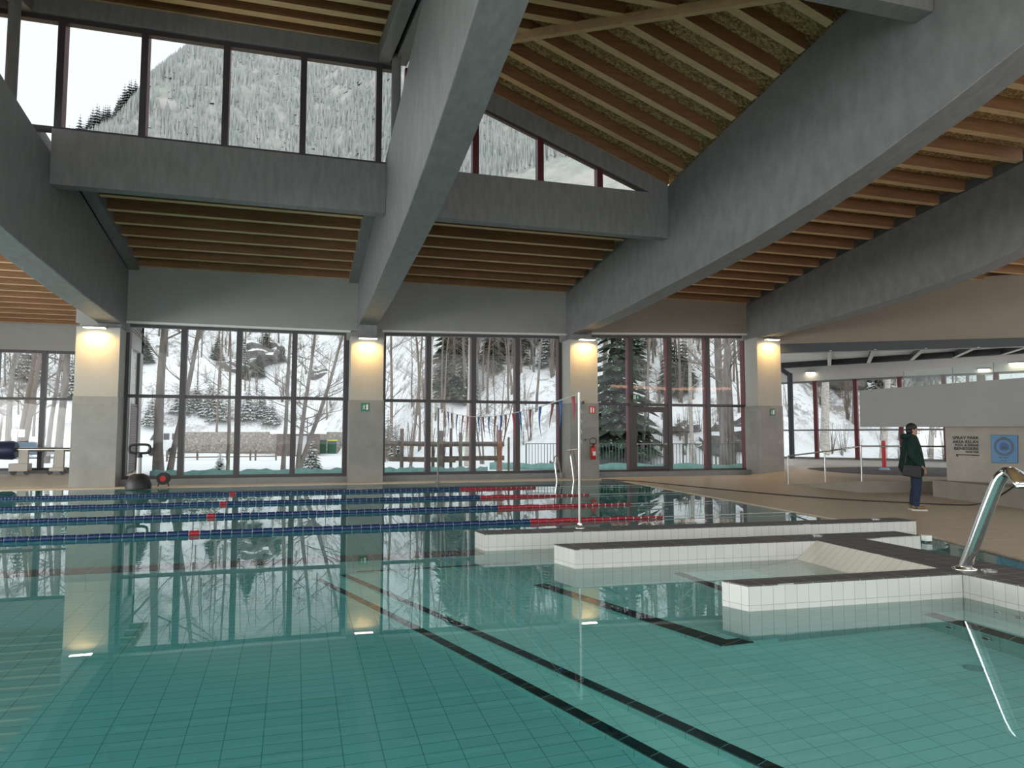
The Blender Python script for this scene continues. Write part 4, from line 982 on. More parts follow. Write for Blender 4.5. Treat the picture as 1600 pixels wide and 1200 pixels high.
# ================================================================== SWAN NECK SPOUT
PBs = onz(1507, 889, TI)
def sx_(x, y): return onp(x, y, PBs, Vector((1, 0, 0)))
pth = [(1507, 889), (1519, 857), (1531, 825), (1543, 793), (1553, 768), (1559, 754), (1565, 744), (1572, 738.5), (1580, 737.5)]
P3d = [sx_(x, y) for x, y in pth]
sp3 = thing('water_spout', PBs, 'leaning polished steel swan neck water spout with flattened mouth at the right', 'spout')
rr_ = .058
a = MB(); a.tube(P3d, [rr_]*6+[rr_*.98, rr_*.9, rr_*.8], 24); a.build('neck', M['chrome'], sp3)
d_ = Vector((0, (P3d[-1]-P3d[-3]).y, 0)).normalized()
m0 = P3d[-1]; m1 = sx_(1589, 742.5); m2 = sx_(1599, 752); m3 = sx_(1607, 761)
b = MB(); vs = []
for p, w_, h_ in ((P3d[-2], .045, .052), (m0, .075, .04), (m1, .11, .020), (m2, .13, .014), (m3, .14, .010)):
    for kx, kz in ((-1, -.6), (-1, .6), (-.6, 1), (.6, 1), (1, .6), (1, -.6), (.6, -1), (-.6, -1)): vs.append(Vector(p)+Vector((kx*w_, kz*h_*.25*d_.y, kz*h_)))
b.add(vs, [(i*8+k, i*8+(k+1) % 8, (i+1)*8+(k+1) % 8, (i+1)*8+k) for i in range(4) for k in range(8)]+[tuple(range(7, -1, -1)), tuple(range(32, 40))], True)
b.build('flat_mouth', M['chrome'], sp3)
b = MB(); b.lathe(PBs, [(.11, 0), (.11, .012), (.075, .018), (.07, .03)], 24); b.build('base_flange', M['chrome'], sp3)
for (px, py) in ((1545, 892), (1277, 837), (1368, 811.5)):
    P = onz(px, py, TI); r = thing('cover_plate', P, 'small steel cover plate on the dark coping, %s' % {1545: 'right of the spout', 1277: 'at the junction of the second pool wall', 1368: 'on the farthest pool wall'}[px], 'cover plate')
    a = MB(); a.lathe(P, [(.07, 0), (.07, .01)], 18); a.build('plate', M['chrome'], r); a = MB(); a.lathe(P+Vector((0, 0, .01)), [(.025, 0), (.025, .012)], 10); a.build('screw_cap', M['steel_grey'], r)
P = onz(1448, 844, .03); a = MB(); a.box((P.x-.05, P.y-.05, .02), (P.x+.05, P.y+.05, .10)); bevel(a.build('reflection_block', M['sign_white'], None, label='white block for a sign reflection at the right pool edge behind the tiled walls', cat='glint'), .008)  # added white block in place of a sign's mirrored glint

# ================================================================== HOSE ON THE DECK
hp = [(940, 749), (990, 751.5), (1050, 757), (1110, 763), (1180, 769.5), (1250, 775.5), (1330, 781), (1400, 784.5), (1440, 786.5), (1480, 788.5), (1515, 789), (1535, 786)]
hz = [onz(x, y, .032) for x, y in hp]; hz += [onp(1552, 780, pa-pnrm*.03, pnrm), onp(1572, 768, pa-pnrm*.03, pnrm), onp(1584, 760, pa-pnrm*.03, pnrm), onp(1592, 757.5, pa-pnrm*.03, pnrm)+pnrm*.05]
hz.append(hz[-1]+pd*2)
a = MB(); sm = []
for i in range(len(hz)-1):
    p0, p1, p2, p3 = hz[max(i-1, 0)], hz[i], hz[i+1], hz[min(i+2, len(hz)-1)]
    for k in range(5):
        t = k/5; sm.append(.5*((2*p1)+(-p0+p2)*t+(2*p0-5*p1+4*p2-p3)*t*t+(-p0+3*p1-3*p2+p3)*t**3))
a.tube(sm+[hz[-1]], .013, 8); a.build('hose', M['black_rubber'], None, label='thin dark hose running across the deck and up onto the stone plinth', cat='hose')

# ================================================================== THINGS ON THE FAR DECK
# floor cleaning machine
P = onz(216, 764, .02); k = (P-C0).length/F
r = thing('floor_polisher', P, 'upright floor polishing machine with looped handle before the first tall window', 'cleaning machine')
a = MB(); a.lathe(P, [(16*k, 0), (16.5*k, 3*k), (15*k, 10*k), (12*k, 18*k), (6*k, 21*k)], 24); a.build('round_base', M['black_rubber'], r)
a = MB(); a.lathe(P, [(3.4*k, 18*k), (3.0*k, 47*k)], 16); a.build('post', M['grey_plastic'], r)
a = MB(); a.lathe(P, [(4*k, 43*k), (3.2*k, 49*k)], 14); a.build('collar', M['black_rubber'], r)
hc = P+Vector((0, 0, 55*k)); pts = [hc+Vector((13*k*math.copysign(abs(math.cos(t))**.5, math.cos(t)), 0, 6*k*math.copysign(abs(math.sin(t))**.6, math.sin(t)))) for t in [i*math.pi/12 for i in range(25)]]
a = MB(); a.tube(pts, 1.7*k, 8); a.build('handle_loop', M['black_rubber'], r)
for s in (-1, 1):
    a = MB(); a.lathe(P+Vector((s*13*k, 8*k, 4*k)), [(4*k, -1.5*k), (4*k, 1.5*k)], 14, 'x'); a.build('wheel', M['black_rubber'], r)
# hose reel
P = onz(255, 760, .02); k = (P-C0).length/F
r = thing('cable_reel', P, 'small black cable reel with red hub beside the floor polishing machine', 'reel')
c = P+Vector((0, 0, 11*k))
a = MB(); a.lathe(c, [(8.5*k, -4*k), (8.5*k, -3*k), (5*k, -3*k), (5*k, 3*k), (8.5*k, 3*k), (8.5*k, 4*k)], 22, 'y'); a.build('drum', M['black_rubber'], r)
a = MB(); a.lathe(c, [(4*k, -4.6*k), (4*k, 4.6*k)], 16, 'y'); a.build('hub', M['red_plastic'], r)
a = MB(); a.tube([P+Vector((-7*k, 0, 0)), P+Vector((-5*k, 0, 8*k)), P+Vector((-3*k, 0, 19*k)), P+Vector((3*k, 0, 19*k)), P+Vector((5*k, 0, 8*k)), P+Vector((7*k, 0, 0))], .9*k, 8); a.build('frame', M['black_rubber'], r)
# pool cover roller
P = onz(60, 741.5, .02); k = (P-C0).length/F
def roff(x, y): return ony(x, y, P.y)
r = thing('cover_roller', P, 'wheeled pool cover roller with dark blue rolled cover at the far left', 'cover roller')
c1 = roff(26, 703.5); a = MB(); a.lathe((c1.x, P.y, c1.z), [(10*k, -110*k), (11.8*k, -108*k), (12.2*k, -60*k), (11.6*k, -20*k), (12.2*k, -4*k), (10*k, 0)], 24, 'x'); a.build('rolled_cover', M['cover_blue'], r)
c0_ = roff(112, 702.5); a = MB(); a.tube([(c1.x-.2, P.y, roff(26, 702.5).z), (c0_.x, P.y, c0_.z)], 2.6*k, 12); a.build('axle', M['steel'], r)
for (x0, lab) in ((37, 'l'), (93, 'r')):
    T_ = roff(x0, 705); Bt = roff(x0, 735)
    a = MB(); a.box((T_.x-5*k, P.y-.08, Bt.z), (T_.x+6*k, P.y+.08, T_.z+2*k)); bevel(a.build('upright', M['cream_plastic'], r), .02)
    a = MB(); a.box((T_.x-14*k if lab == 'l' else T_.x-9*k, P.y-.25, Bt.z-1*k), (T_.x+8*k, P.y+.25, Bt.z+(9*k if lab == 'l' else 4*k))); bevel(a.build('foot', M['cream_plastic'], r), .03)
    for s in (-9, 6):
        a = MB(); cz = .02+3.4*k; a.lathe((T_.x+s*k, P.y-.15, cz), [(3.4*k, -.03), (3.4*k, .03)], 14, 'y'); a.bar((T_.x+s*k, P.y-.15, cz), (T_.x+s*k, P.y-.15, Bt.z), 2*k, 2*k); a.build('castor', M['black_rubber'], r)

# ================================================================== OUTSIDE: snow, hillside, trees
rnd = random.Random(11)
def interp(x, tab):
    if x <= tab[0][0]: return tab[0][1]
    for (a, b), (c, d) in zip(tab, tab[1:]):
        if x <= c: return b+(d-b)*(x-a)/(c-a)
    return tab[-1][1]
D0 = [(-26, 72), (2, 72), (6, 58), (10, 46), (22, 40), (36, 42), (44, 50), (60, 52)]
ridge = [(-60, .20), (-24, .30)]
for x, y in ((75, 212), (100, 196), (140, 168), (180, 150), (213, 112), (240, 75), (300, 30), (380, -30)):
    d = ray(x, y); ridge.append((math.degrees(math.atan2(d.x, d.y)), d.z/math.hypot(d.x, d.y)-.035))
ridge += [(20, 1.1), (60, 1.1)]
def hz_(D, ph):
    d0 = interp(ph, D0); z = -.06
    if D > d0: z = .68*(D-d0)+.5*max(0, D-105)+1.2*math.sin(D*.21+ph*.3)*min(1, (D-d0)/20)*.6+ .5*math.sin(D*.6+ph*.9)*min(1, (D-d0)/8)
    else: z = -.06+.12*math.sin(D*.7+ph*.4)*max(0, min(1, (D-34)/8))*(.5+.5*math.sin(ph*.7))
    return min(z, max(-.06, interp(ph, ridge)*D))
def gp_(px, D):
    d = ray(px, 682); a = math.atan2(d.x, d.y); ph = math.degrees(a)
    return Vector((D*math.sin(a), D*math.cos(a), hz_(D, ph))), ph
def gphi(ph, D):
    a = math.radians(ph); return Vector((D*math.sin(a), D*math.cos(a), hz_(D, ph)))
b = MB(); phs = [-36+i*.8 for i in range(123)]; Ds = [30+i*1.0 for i in range(70)]+[100+i*4 for i in range(42)]
for D in Ds:
    for ph in phs: b.v.append(gphi(ph, D))
n = len(phs)
for i in range(len(Ds)-1):
    for k in range(n-1): b.f.append([i*n+k, i*n+k+1, (i+1)*n+k+1, (i+1)*n+k]); b.sm.append(True)
b.build('snowy_hillside', M['snow_slope'], None, kind='structure', rebase=False)
a = MB(); a.box((-6.2, 25.1, -.3), (22, 33, -.055)); a.build('snow_ground', M['snow_slope'], None, kind='structure', rebase=False)

def to_mesh(mb, name, mats, mi=None):
    me = bpy.data.meshes.new(name); me.from_pydata([tuple(v) for v in mb.v], [], mb.f); me.polygons.foreach_set('use_smooth', mb.sm)
    for m_ in mats: me.materials.append(m_)
    if mi: me.polygons.foreach_set('material_index', mi)
    return me
def grow(b, p, d, L, r, depth, rg, sides):
    n = 4 if depth > 1 else 2; pts = [p]; rs = [r]
    for i in range(n):
        d = (d+Vector((rg.uniform(-1, 1), rg.uniform(-1, 1), rg.uniform(-.2, .5)))*.11).normalized()
        p = p+d*(L/n); pts.append(p); rs.append(r*(1-.55*(i+1)/n))
    b.tube(pts, rs, max(3, sides), cap=False)
    if depth <= 0: return
    kids = 6 if depth >= 2 else 5
    for k in range(kids):
        i = rg.randint(1, n); q = pts[i]
        nd = (d+Vector((rg.uniform(-1, 1), rg.uniform(-1, 1), rg.uniform(-.1, .7)))*rg.uniform(.6, 1.0)).normalized()
        grow(b, q, nd, L*rg.uniform(.45, .7), rs[i]*.6, depth-1, rg, sides-1)
def bare_tree(seed, h, r, forks=1, lean=(0, 0), low=.25, dens=11, depth=2):
    rg = random.Random(seed); b = MB()
    for f in range(forks):
        d = Vector((lean[0]+(rg.uniform(-.18, .18) if forks > 1 else 0), lean[1]+(rg.uniform(-.12, .12) if forks > 1 else 0), 1)).normalized()
        p = Vector((f*r*.9-(forks-1)*r*.45, 0, -.3)); pts = [p]; rs = [r*1.25]; n = 9
        for i in range(n):
            d = (d+Vector((rg.uniform(-1, 1), rg.uniform(-1, 1), .35))*.05).normalized(); p = p+d*((h+.3)/n)
            pts.append(p); rs.append(r*(1-.75*(i+1)/n))
        b.tube(pts, rs, 8, cap=False)
        for k in range(dens):
            t = low+(1-low)*(k+rg.random())/dens; x = t*n; i = min(n-1, int(x)); q = pts[i].lerp(pts[i+1], x-i)
            a = rg.uniform(0, 6.28); nd = Vector((math.cos(a), math.sin(a), rg.uniform(.2, .9))).normalized()
            grow(b, q, nd, h*rg.uniform(.10, .24)*(1.15-t*.6), rs[i]*.28, depth, rg, 5)
    return b
def conifer(seed, h, w, tiers=16, droop=.35):
    rg = random.Random(seed); b = MB(); mi = []
    b.tube([(0, 0, -.2), (0, 0, h*.5), (0, 0, h)], [h*.02+.03, h*.012+.01, .005], 7, cap=False); mi += [1]*len(b.f)
    for i in range(tiers):
        t = (i+.5)/tiers; z = h*(.06+.92*t); R = w*(1-t)**.85+.05; nb = max(6, int(15*(1-t)+6))
        for k in range(nb):
            a = 6.283*(k+rg.random()*.7)/nb; L = R*rg.uniform(.75, 1.12); c, s = math.cos(a), math.sin(a); wd = L*.26
            P = [Vector((c*L*u, s*L*u, z-droop*L*u*u+rg.uniform(-.02, .02)*h*.3)) for u in (0, .4, .75, 1.0)]
            side = Vector((-s, c, 0))
            vs = []
            for u, p in zip((.15, 1.0, .75, .05), P): vs += [p-side*wd*u/1.5-Vector((0, 0, .10*L*u)), p, p+side*wd*u/1.5-Vector((0, 0, .10*L*u))]
            n0 = len(b.f); b.add(vs, [(3*j+q, 3*j+q+1, 3*j+q+4, 3*j+q+3) for j in range(3) for q in (0, 1)]); mi += [0]*(len(b.f)-n0)
    return b, mi
def put(me, name, P, rz, sc, label, cat, group=None):
    o = bpy.data.objects.new(name, me); COL.objects.link(o); o.location = P; o.rotation_euler = (0, 0, rz); o.scale = (sc, sc, sc)
    return tag(o, label, cat, group)
# --- near trees placed one by one: (pixel column, distance, height, radius, forks, lean, low, material, label)
near = [
 (250, 31, 13, .19, 1, (.0, 0), .35, 'bark_grey', 'thick grey tree trunk in the left pane of the first tall window'),
 (264, 30.5, 12, .12, 1, (.13, 0), .3, 'bark_grey', 'leaning grey tree beside the thick trunk in the first tall window'),
 (357, 33, 11, .07, 1, (.05, 0), .3, 'bark_grey', 'thin leaning tree trunk in the second pane of the first tall window'),
 (443, 33, 10, .10, 1, (-.02, 0), .3, 'bark_grey', 'slender branching tree in the third pane of the first tall window'),
 (464, 32, 9, .11, 2, (.16, 0), .2, 'bark_grey', 'forked bare tree leaning right in the last pane of the first tall window'),
 (641, 36, 12, .07, 1, (.05, 0), .35, 'twig_brown', 'thin slanting trunk in the left pane of the second tall window'),
 (673, 37, 13, .15, 1, (.0, 0), .5, 'bark_birch', 'pale birch trunk close behind the first mullion of the second tall window'),
 (733, 38, 14, .22, 1, (.02, 0), .5, 'bark_birch', 'spotted pale birch trunk in the middle of the second tall window'),
 (754, 41, 7, .06, 3, (.0, 0), .25, 'bark_grey', 'cluster of thin bare stems right of the birch in the second tall window'),
 (775, 42, 7, .05, 3, (.05, 0), .25, 'twig_brown', 'cluster of brown bare stems in the third pane of the second tall window'),
 (838, 46, 12, .09, 1, (0, 0), .3, 'bark_grey', 'thin bare tree behind the snow bank in the last pane of the second tall window'),
 (1002, 40, 12, .10, 1, (.02, 0), .15, 'bark_grey', 'bare tree behind the glazed door'),
 (1014, 41, 12, .06, 1, (.0, 0), .3, 'twig_brown', 'thin bare tree just right of the one behind the glazed door'),
 (1084, 41, 14, .13, 1, (-.01, 0), .3, 'bark_birch', 'pale birch in the third pane of the third tall window'),
 (1135, 40, 14, .20, 3, (.0, 0), .3, 'bark_grey', 'several grey trunks grown together in the last pane of the third tall window'),
 (1287, 47, 14, .26, 1, (.0, 0), .4, 'bark_birch', 'thick pale trunk between the two leftmost red mullions of the right wing'),
 (1378, 47, 10, .22, 1, (.05, 0), .2, 'bark_birch', 'leaning pale trunk behind the red post in the right wing'),
 (1452, 48, 11, .1, 2, (.05, 0), .15, 'bark_grey', 'forked bare tree beyond the right wing, right of the person'),
 (1405, 52, 9, .09, 2, (.0, 0), .15, 'bark_grey', 'forked bare tree beyond the right wing, left of the person'),
 (75, 47, 12, .13, 1, (.0, 0), .3, 'bark_grey', 'slim grey tree just right of the mullion of the far left window'),
 (93, 42, 13, .20, 1, (.0, 0), .4, 'bark_grey', 'thick pale grey trunk at the right end of the far left window'),
 (14, 62, 13, .22, 1, (.02, 0), .2, 'bark_grey', 'broad brown tree at the left end of the far left window'),
 (33, 64, 13, .24, 2, (.06, 0), .2, 'twig_brown', 'broad forked tree in the middle of the far left window'),
]
for i, (px, D, h, r, fk, ln, low, mt, lab) in enumerate(near):
    P, ph = gp_(px, D); me = to_mesh(bare_tree(100+i, h, r, fk, ln, low, 16 if r < .15 else 12), 'bare_tree', [M[mt]])
    put(me, 'bare_tree', P, 0, 1, lab, 'tree')
# --- conifers placed one by one
cm = []
for i, (h, w) in enumerate(((3, 1.1), (5, 1.6), (9, 2.3))):
    for mt in ('conifer', 'conifer_dark'):
        b, mi = conifer(40+i, h, w, 13+3*i); cm.append(to_mesh(b, 'conifer', [M[mt], M['bark_grey']], mi))
con = [
 (236, 76, 0, 1.1, 'snowy little conifer above the camper van, at the left edge of the first tall window'), (282, 77, 0, 1.2, 'snowy conifer right of the leaning tree in the first tall window'),
 (306, 78, 0, 1.0, 'small snowy conifer at the left of the second pane of the first tall window'), (326, 77, 0, 1.25, 'snowy conifer in the middle of the second pane of the first tall window'), (341, 76.5, 0, 1.3, 'wide snowy conifer right of centre in the second pane of the first tall window'),
 (386, 77, 0, 1.2, 'snowy conifer at the left of the third pane of the first tall window'), (408, 77, 2, .42, 'tallest snowy conifer in the third pane of the first tall window'), (424, 76, 0, 1.0, 'small conifer at the right of the third pane of the first tall window'),
 (488, 36, 0, .55, 'small young conifer in the snow near the end of the first tall window'), (345, 36, 0, .33, 'tiny conifer poking from the snow in the second pane of the first tall window'),
 (618, 48, 2, .30, 'snowy conifer at the left edge of the second tall window'), (606, 52, 1, .7, 'snowy conifer higher up at the left edge of the second tall window'), (712, 55, 3, .9, 'dark conifer left of the birch in the second tall window'), (765, 60, 3, 1.1, 'large dark conifer right of the birch in the second tall window'),
 (800, 64, 3, 1.1, 'large dark conifer behind the third mullion of the second tall window'), (850, 62, 3, 1.2, 'large dark conifer at the end of the second tall window'),
 (967, 41, 3, 1.25, 'big dark conifer in the left pane of the third tall window'), (1020, 66, 3, 1.2, 'dark conifer behind the glazed door'), (1098, 70, 3, 1.1, 'dark conifer in the third pane of the third tall window'),
 (1255, 62, 2, .8, 'conifer just right of the dark steel column'), (1318, 60, 2, .7, 'conifer between the second and third red mullions of the right wing'),
 (38, 82, 1, 1.0, 'snowy conifer in the left pane of the far left window'), (52, 84, 0, 1.0, 'small snowy conifer beside the mullion of the far left window'), (108, 80, 1, .9, 'snowy conifer at the right end of the far left window'),
]
for i, (px, D, kx, sc, lab) in enumerate(con):
    P, ph = gp_(px, D); put(cm[{0: 0, 1: 2, 2: 4, 3: 5}[kx]], 'conifer', P, i*1.3, sc, lab, 'tree')
# --- slope: bare trees, bushes, fallen trunks and rocks, alike within each kind
tm = [to_mesh(bare_tree(300+i, 7+i, .07+.012*i, 1, (0, 0), .15, 12, 2), 'bare_tree', [M['bark_grey' if i % 2 else 'twig_brown']]) for i in range(5)]
bm_ = [to_mesh(bare_tree(400+i, 1.6, .02, 5, (0, 0), .1, 6, 1), 'bush', [M['twig_brown']]) for i in range(4)]
zones = [('the first tall window', -12.5, 3.5, 74, 95), ('the second tall window', 6, 20.5, 47, 58), ('the third tall window', 23, 35, 45, 57), ('the right wing windows', 37, 50, 51, 60), ('the far left window', -19, -14.5, 74, 94)]
for zn, a0, a1, d0, d1 in zones:
    wdt = a1-a0
    for i in range(int(wdt*2.4)+2):
        P = gphi(rnd.uniform(a0, a1), rnd.uniform(d0, d1)); put(rnd.choice(tm), 'bare_tree', P, rnd.uniform(0, 6.28), rnd.uniform(.7, 1.25), 'thin bare tree on the snowy slope, seen through '+zn, 'tree', 'bare trees on the slope through '+zn)
    for i in range(int(wdt*3.2)+3):
        P = gphi(rnd.uniform(a0, a1), rnd.uniform(d0+(2 if 'first' in zn else -4), d1-4)); put(rnd.choice(bm_), 'bush', P, rnd.uniform(0, 6.28), rnd.uniform(.7, 1.6), 'leafless bush on the snowy slope, seen through '+zn, 'bush', 'leafless bushes through '+zn)
for zn, a0, a1, d0, d1, nc in (('the second tall window', 11, 20.8, 50, 58, 15), ('the third tall window', 22.5, 31, 48, 57, 7), ('the right wing windows', 37, 50, 52, 60, 9), ('the first tall window', -12, 3, 82, 95, 9)):
    for i in range(nc):
        P = gphi(rnd.uniform(a0, a1), rnd.uniform(d0, d1)); put(cm[rnd.choice((2, 3, 3))], 'conifer', P, rnd.uniform(0, 6.28), rnd.uniform(.45, .95), 'dark conifer high on the snowy slope, seen through '+zn, 'tree', 'dark conifers on the slope through '+zn)
rkm = []
for i in range(4):
    rg = random.Random(i); bmx = bmesh.new(); bmesh.ops.create_icosphere(bmx, subdivisions=3, radius=1)
    for v in bmx.verts:
        n_ = v.co.normalized(); k = 1+.22*math.sin(n_.x*5+i)*math.cos(n_.y*4+i*2)+.12*math.sin(n_.z*9+n_.x*7)+rg.uniform(-.05, .05); v.co = Vector((n_.x*k*1.3, n_.y*k, n_.z*k*.75))
    me = bpy.data.meshes.new('rock'); bmx.to_mesh(me); bmx.free(); me.materials.append(M['rock']); rkm.append(me)
rk = [(360, 86, 1.5, 'long grey rock ledge in the second pane of the first tall window'), (412, 88, 2.1, 'big dark rock in the third pane of the first tall window'), (495, 84, 1.0, 'rock in the last pane of the first tall window'),
      (1062, 44, .7, 'dark rock in the third pane of the third tall window'), (1077, 44.5, .6, 'second dark rock, in the third pane of the third tall window'), (1118, 43, .9, 'rock at the foot of the grown-together trunks in the third tall window'), (1140, 43.5, 1.3, 'large dark rock mass at the foot of the grown-together trunks'), (1160, 44, 1.0, 'rock at the right end of the third tall window'),
      (1300, 55, 1.6, 'rock between the red mullions of the right wing'), (1262, 56, 2.0, 'rock beside the dark steel column beyond the glass'), (835, 35.5, .3, 'low rock behind the metal fence in the second tall window'), (865, 36, .4, 'low rock behind the metal fence at the end of the second tall window'), (1152, 33, .22, 'low rock in the snow at the right end of the third tall window')]
for i, (px, D, sc, lab) in enumerate(rk):
    P, ph = gp_(px, D); put(rkm[i % 4], 'rock', P, i*1.1, sc, lab, 'rock')
# --- far wooded mountain: too many to count
b = MB()
def fir(b, P, h, w, rg):
    for z0, z1, ww in ((-.5, .7, 1.15), (.0, 1.0, .7)):
        n = 5; a0 = rg.uniform(0, 6); base = [P+Vector((math.cos(a0+6.283*k/n)*w*ww, math.sin(a0+6.283*k/n)*w*ww, h*z0+rg.uniform(-.4, .4))) for k in range(n)]
        b.add(base+[P+Vector((0, 0, h*z1))], [(k, (k+1) % n, n) for k in range(n)])
rg = random.Random(5)
for i in range(15000):
    ph = rg.uniform(-19, 26); D = 98+110*rg.random()**1.3
    if ph > 12 and rg.random() < .3: continue
    P = gphi(ph, D); el = (P.z-1.5)/D
    if el < .27: continue
    fir(b, P, rg.uniform(1.5, 3.2), rg.uniform(.35, .7), rg)
b.build('mountain_forest', M['haze_forest'], None, rebase=False, label='pale forest with haze in its colour, covering the steep mountain beyond the high windows', cat='forest', kind='stuff')
rl_ = [to_mesh(conifer(70+i, 7, 1.7, 12)[0], 'ridge_conifer', [M['haze_forest']]) for i in range(3)]
for i in range(46):
    x = 76+i*3.2; d = ray(x, 0); ph = math.degrees(math.atan2(d.x, d.y)); D = 190+rg.uniform(-25, 25)
    put(rl_[i % 3], 'conifer', gphi(ph, D), i, rg.uniform(.7, 1.25), 'haze-paled conifer along the mountain ridge against the sky', 'tree', 'conifers along the mountain ridge')

# --- fences, log structure, teal screens
def vfence(pts_px, D, zt, zb, label, name, step, matn, cat='fence', screen=None):
    Ps = [gp_(px, D)[0] for px in pts_px]; A_, B2_ = Ps[0], Ps[-1]
    r = thing(name, (A_+B2_)/2, label, cat)
    n = max(2, int((B2_-A_).length/step)); b = MB()
    for i in range(n+1):
        p = A_.lerp(B2_, i/n); p.z = 0
        b.bar(p+Vector((0, 0, zb)), p+Vector((0, 0, zt)), .022, .022) if i % 10 else b.bar(p+Vector((0, 0, -.05)), p+Vector((0, 0, zt)), .05, .05)
    b.build('bars', M[matn], r)
    for z in (zt, zb):
        b = MB(); p, q = A_.copy(), B2_.copy(); p.z = q.z = z; b.bar(p, q, .04, .035); b.build('rail', M[matn], r)
    return r, A_, B2_
vfence((822, 1175), 34.5, 1.16, .08, 'dark green metal bar fence outside the second and third tall windows', 'bar_fence', .145, 'fence_green')
def screen(px0, px1, D, z0, z1, label):
    A1, B1 = gp_(px0, D)[0], gp_(px1, D)[0]; n = 30; b = MB(); vs = []
    nv = (B1-A1).cross(Vector((0, 0, 1))).normalized()
    for i in range(n+1):
        p = A1.lerp(B1, i/n)+nv*(.05*math.sin(i*1.7)); 
        vs += [(p.x, p.y, z0), (p.x, p.y, z1+.035*math.sin(i*2.3)+.03*math.sin(i*.9))]
    b.add(vs, [(2*i, 2*i+2, 2*i+3, 2*i+1) for i in range(n)], True)
    o = b.build('ground_screen', M['tarp_teal'], None, label=label, cat='screen'); s_ = o.modifiers.new('t', 'SOLIDIFY'); s_.thickness = .012
screen(236, 545, 29.5, -.1, .25, 'low teal screen cloth outside along the foot of the first tall window')
screen(592, 762, 29.5, -.1, .26, 'low teal screen cloth outside under the log structure')
screen(765, 1180, 34.2, -.1, .27, 'low teal screen cloth along the foot of the metal bar fence')
screen(1290, 1345, 44, -.1, .05, 'low teal screen cloth beyond the right wing window')
# wooden rail fence in the snow
def pole_obj(b, p, q, w): b.bar(p, q, w, w)
r = thing('rail_fence', gp_(350, 50)[0], 'low wooden two-rail fence in the snow before the stone wall, left stretch', 'fence')
for s_i, (x0, x1) in enumerate(((262, 400), (392, 432))):
    if s_i == 1: r = thing('rail_fence', gp_(412, 50)[0], 'short wooden rail fence in the snow in the third pane of the first tall window', 'fence')
    A1, B1 = gp_(x0, 50)[0], gp_(x1, 50)[0]; A1.z = B1.z = 0; n = max(1, round((B1-A1).length/1.7))
    for z in (.2, .48):
        b = MB(); b.bar(A1+Vector((0, 0, z)), B1+Vector((0, 0, z)), .08, .07); b.build('rail', M['rail_snow'], r)
    for i in range(n+1):
        p = A1.lerp(B1, i/n); b = MB(); b.bar(p+Vector((0, 0, -.2)), p+Vector((0, 0, .62)), .11, .11); b.build('fence_post', M['log_wood'], r)
# log barrier structure
Dl = 31.0
def gl(px, py):
    d = ray(px, 682); k = Dl/math.hypot(d.x, d.y); p = Vector((d.x*k, d.y*k, 0)); d2 = ray(px, py); k2 = Dl/math.hypot(d2.x, d2.y); p.z = H+d2.z*k2; return p
for j, (x0, y0, x1, y1, off, lab) in enumerate(((596, 692, 706, 695, 0, 'upper left plank'), (690, 694, 792, 694, .4, 'upper right plank'), (608, 717, 712, 719, 0, 'lower left plank'), (690, 717, 792, 716, .4, 'lower right plank'))):
    a_, b_ = gl(x0, y0), gl(x1, y1); v_ = Vector((0, off, 0)); m_ = MB(); m_.bar(a_+v_, b_+v_, .16, .2)
    m_.build('log_plank', M['log_wood'], None, label='weathered %s of the log barrier outside the second tall window' % lab, cat='plank')
for j, (px, y0, wd_, mt, off, lab) in enumerate(((627, 670, .16, 'log_wood', -.2, 'leftmost post'), (679, 690, .13, 'log_wood', .3, 'short post left of the double post'), (687, 673, .26, 'log_wood', -.2, 'thick double post'), (697, 689, .13, 'log_wood', .6, 'short thin post'), (710, 669, .13, 'log_wood', .7, 'dark thin post'), (718, 676, .15, 'bark_grey', -.2, 'grey post by the birch'), (779, 672, .2, 'log_red', -.2, 'reddish post'), (785, 664, .06, 'bark_grey', .8, 'thin stake behind the reddish post'), (800, 683, .10, 'log_wood', .5, 'rightmost small post'))):
    t_ = gl(px, y0); t_.y += off; m_ = MB(); m_.tube([Vector((t_.x, t_.y, -.2)), t_], wd_/2, 10)
    m_.build('log_post', M[mt], None, label='%s of the log barrier outside the second tall window' % lab, cat='post')
# fieldstone wall, shed, bins, van
def face_xy(px, D): p = gp_(px, D)[0]; return Vector((p.x, p.y, 0))
def pz_(py, px, D): d = ray(px, py); return H+d.z*D/math.hypot(d.x, d.y)
A1, B1 = face_xy(284, 71), face_xy(600, 66)
nv = (B1-A1).cross(Vector((0, 0, 1))).normalized()*-1
zt = pz_(675, 340, 70)
a = MB(); a.ext([A1-Vector((0, 0, .3)), B1-Vector((0, 0, .3)), B1+Vector((0, 0, zt)), A1+Vector((0, 0, zt))], nv*.8); w0_ = a.build('fieldstone_wall', M['fieldstone'], None, label='long fieldstone retaining wall behind the parking area, first tall window', cat='wall')
A1, B1 = face_xy(432, 62), face_xy(500, 61); zt = pz_(678, 460, 62)
sh = thing('garden_shed', (A1+B1)/2, 'snow covered small shed before the fieldstone wall, last pane of the first tall window', 'shed')
nv2 = Vector((0, 1, 0))
a = MB(); a.ext([A1-Vector((0, 0, .2)), B1-Vector((0, 0, .2)), B1+Vector((0, 0, zt)), A1+Vector((0, 0, zt))], nv2*3); a.build('timber_walls', M['log_wood'], sh)
a = MB(); q0 = A1.lerp(B1, .45)-nv2*.03; q1 = A1.lerp(B1, .72)-nv2*.03; a.ext([q0, q1, q1+Vector((0, 0, zt-.15)), q0+Vector((0, 0, zt-.15))], nv2*.03); a.build('panel_door', M['grey_plastic'], sh)
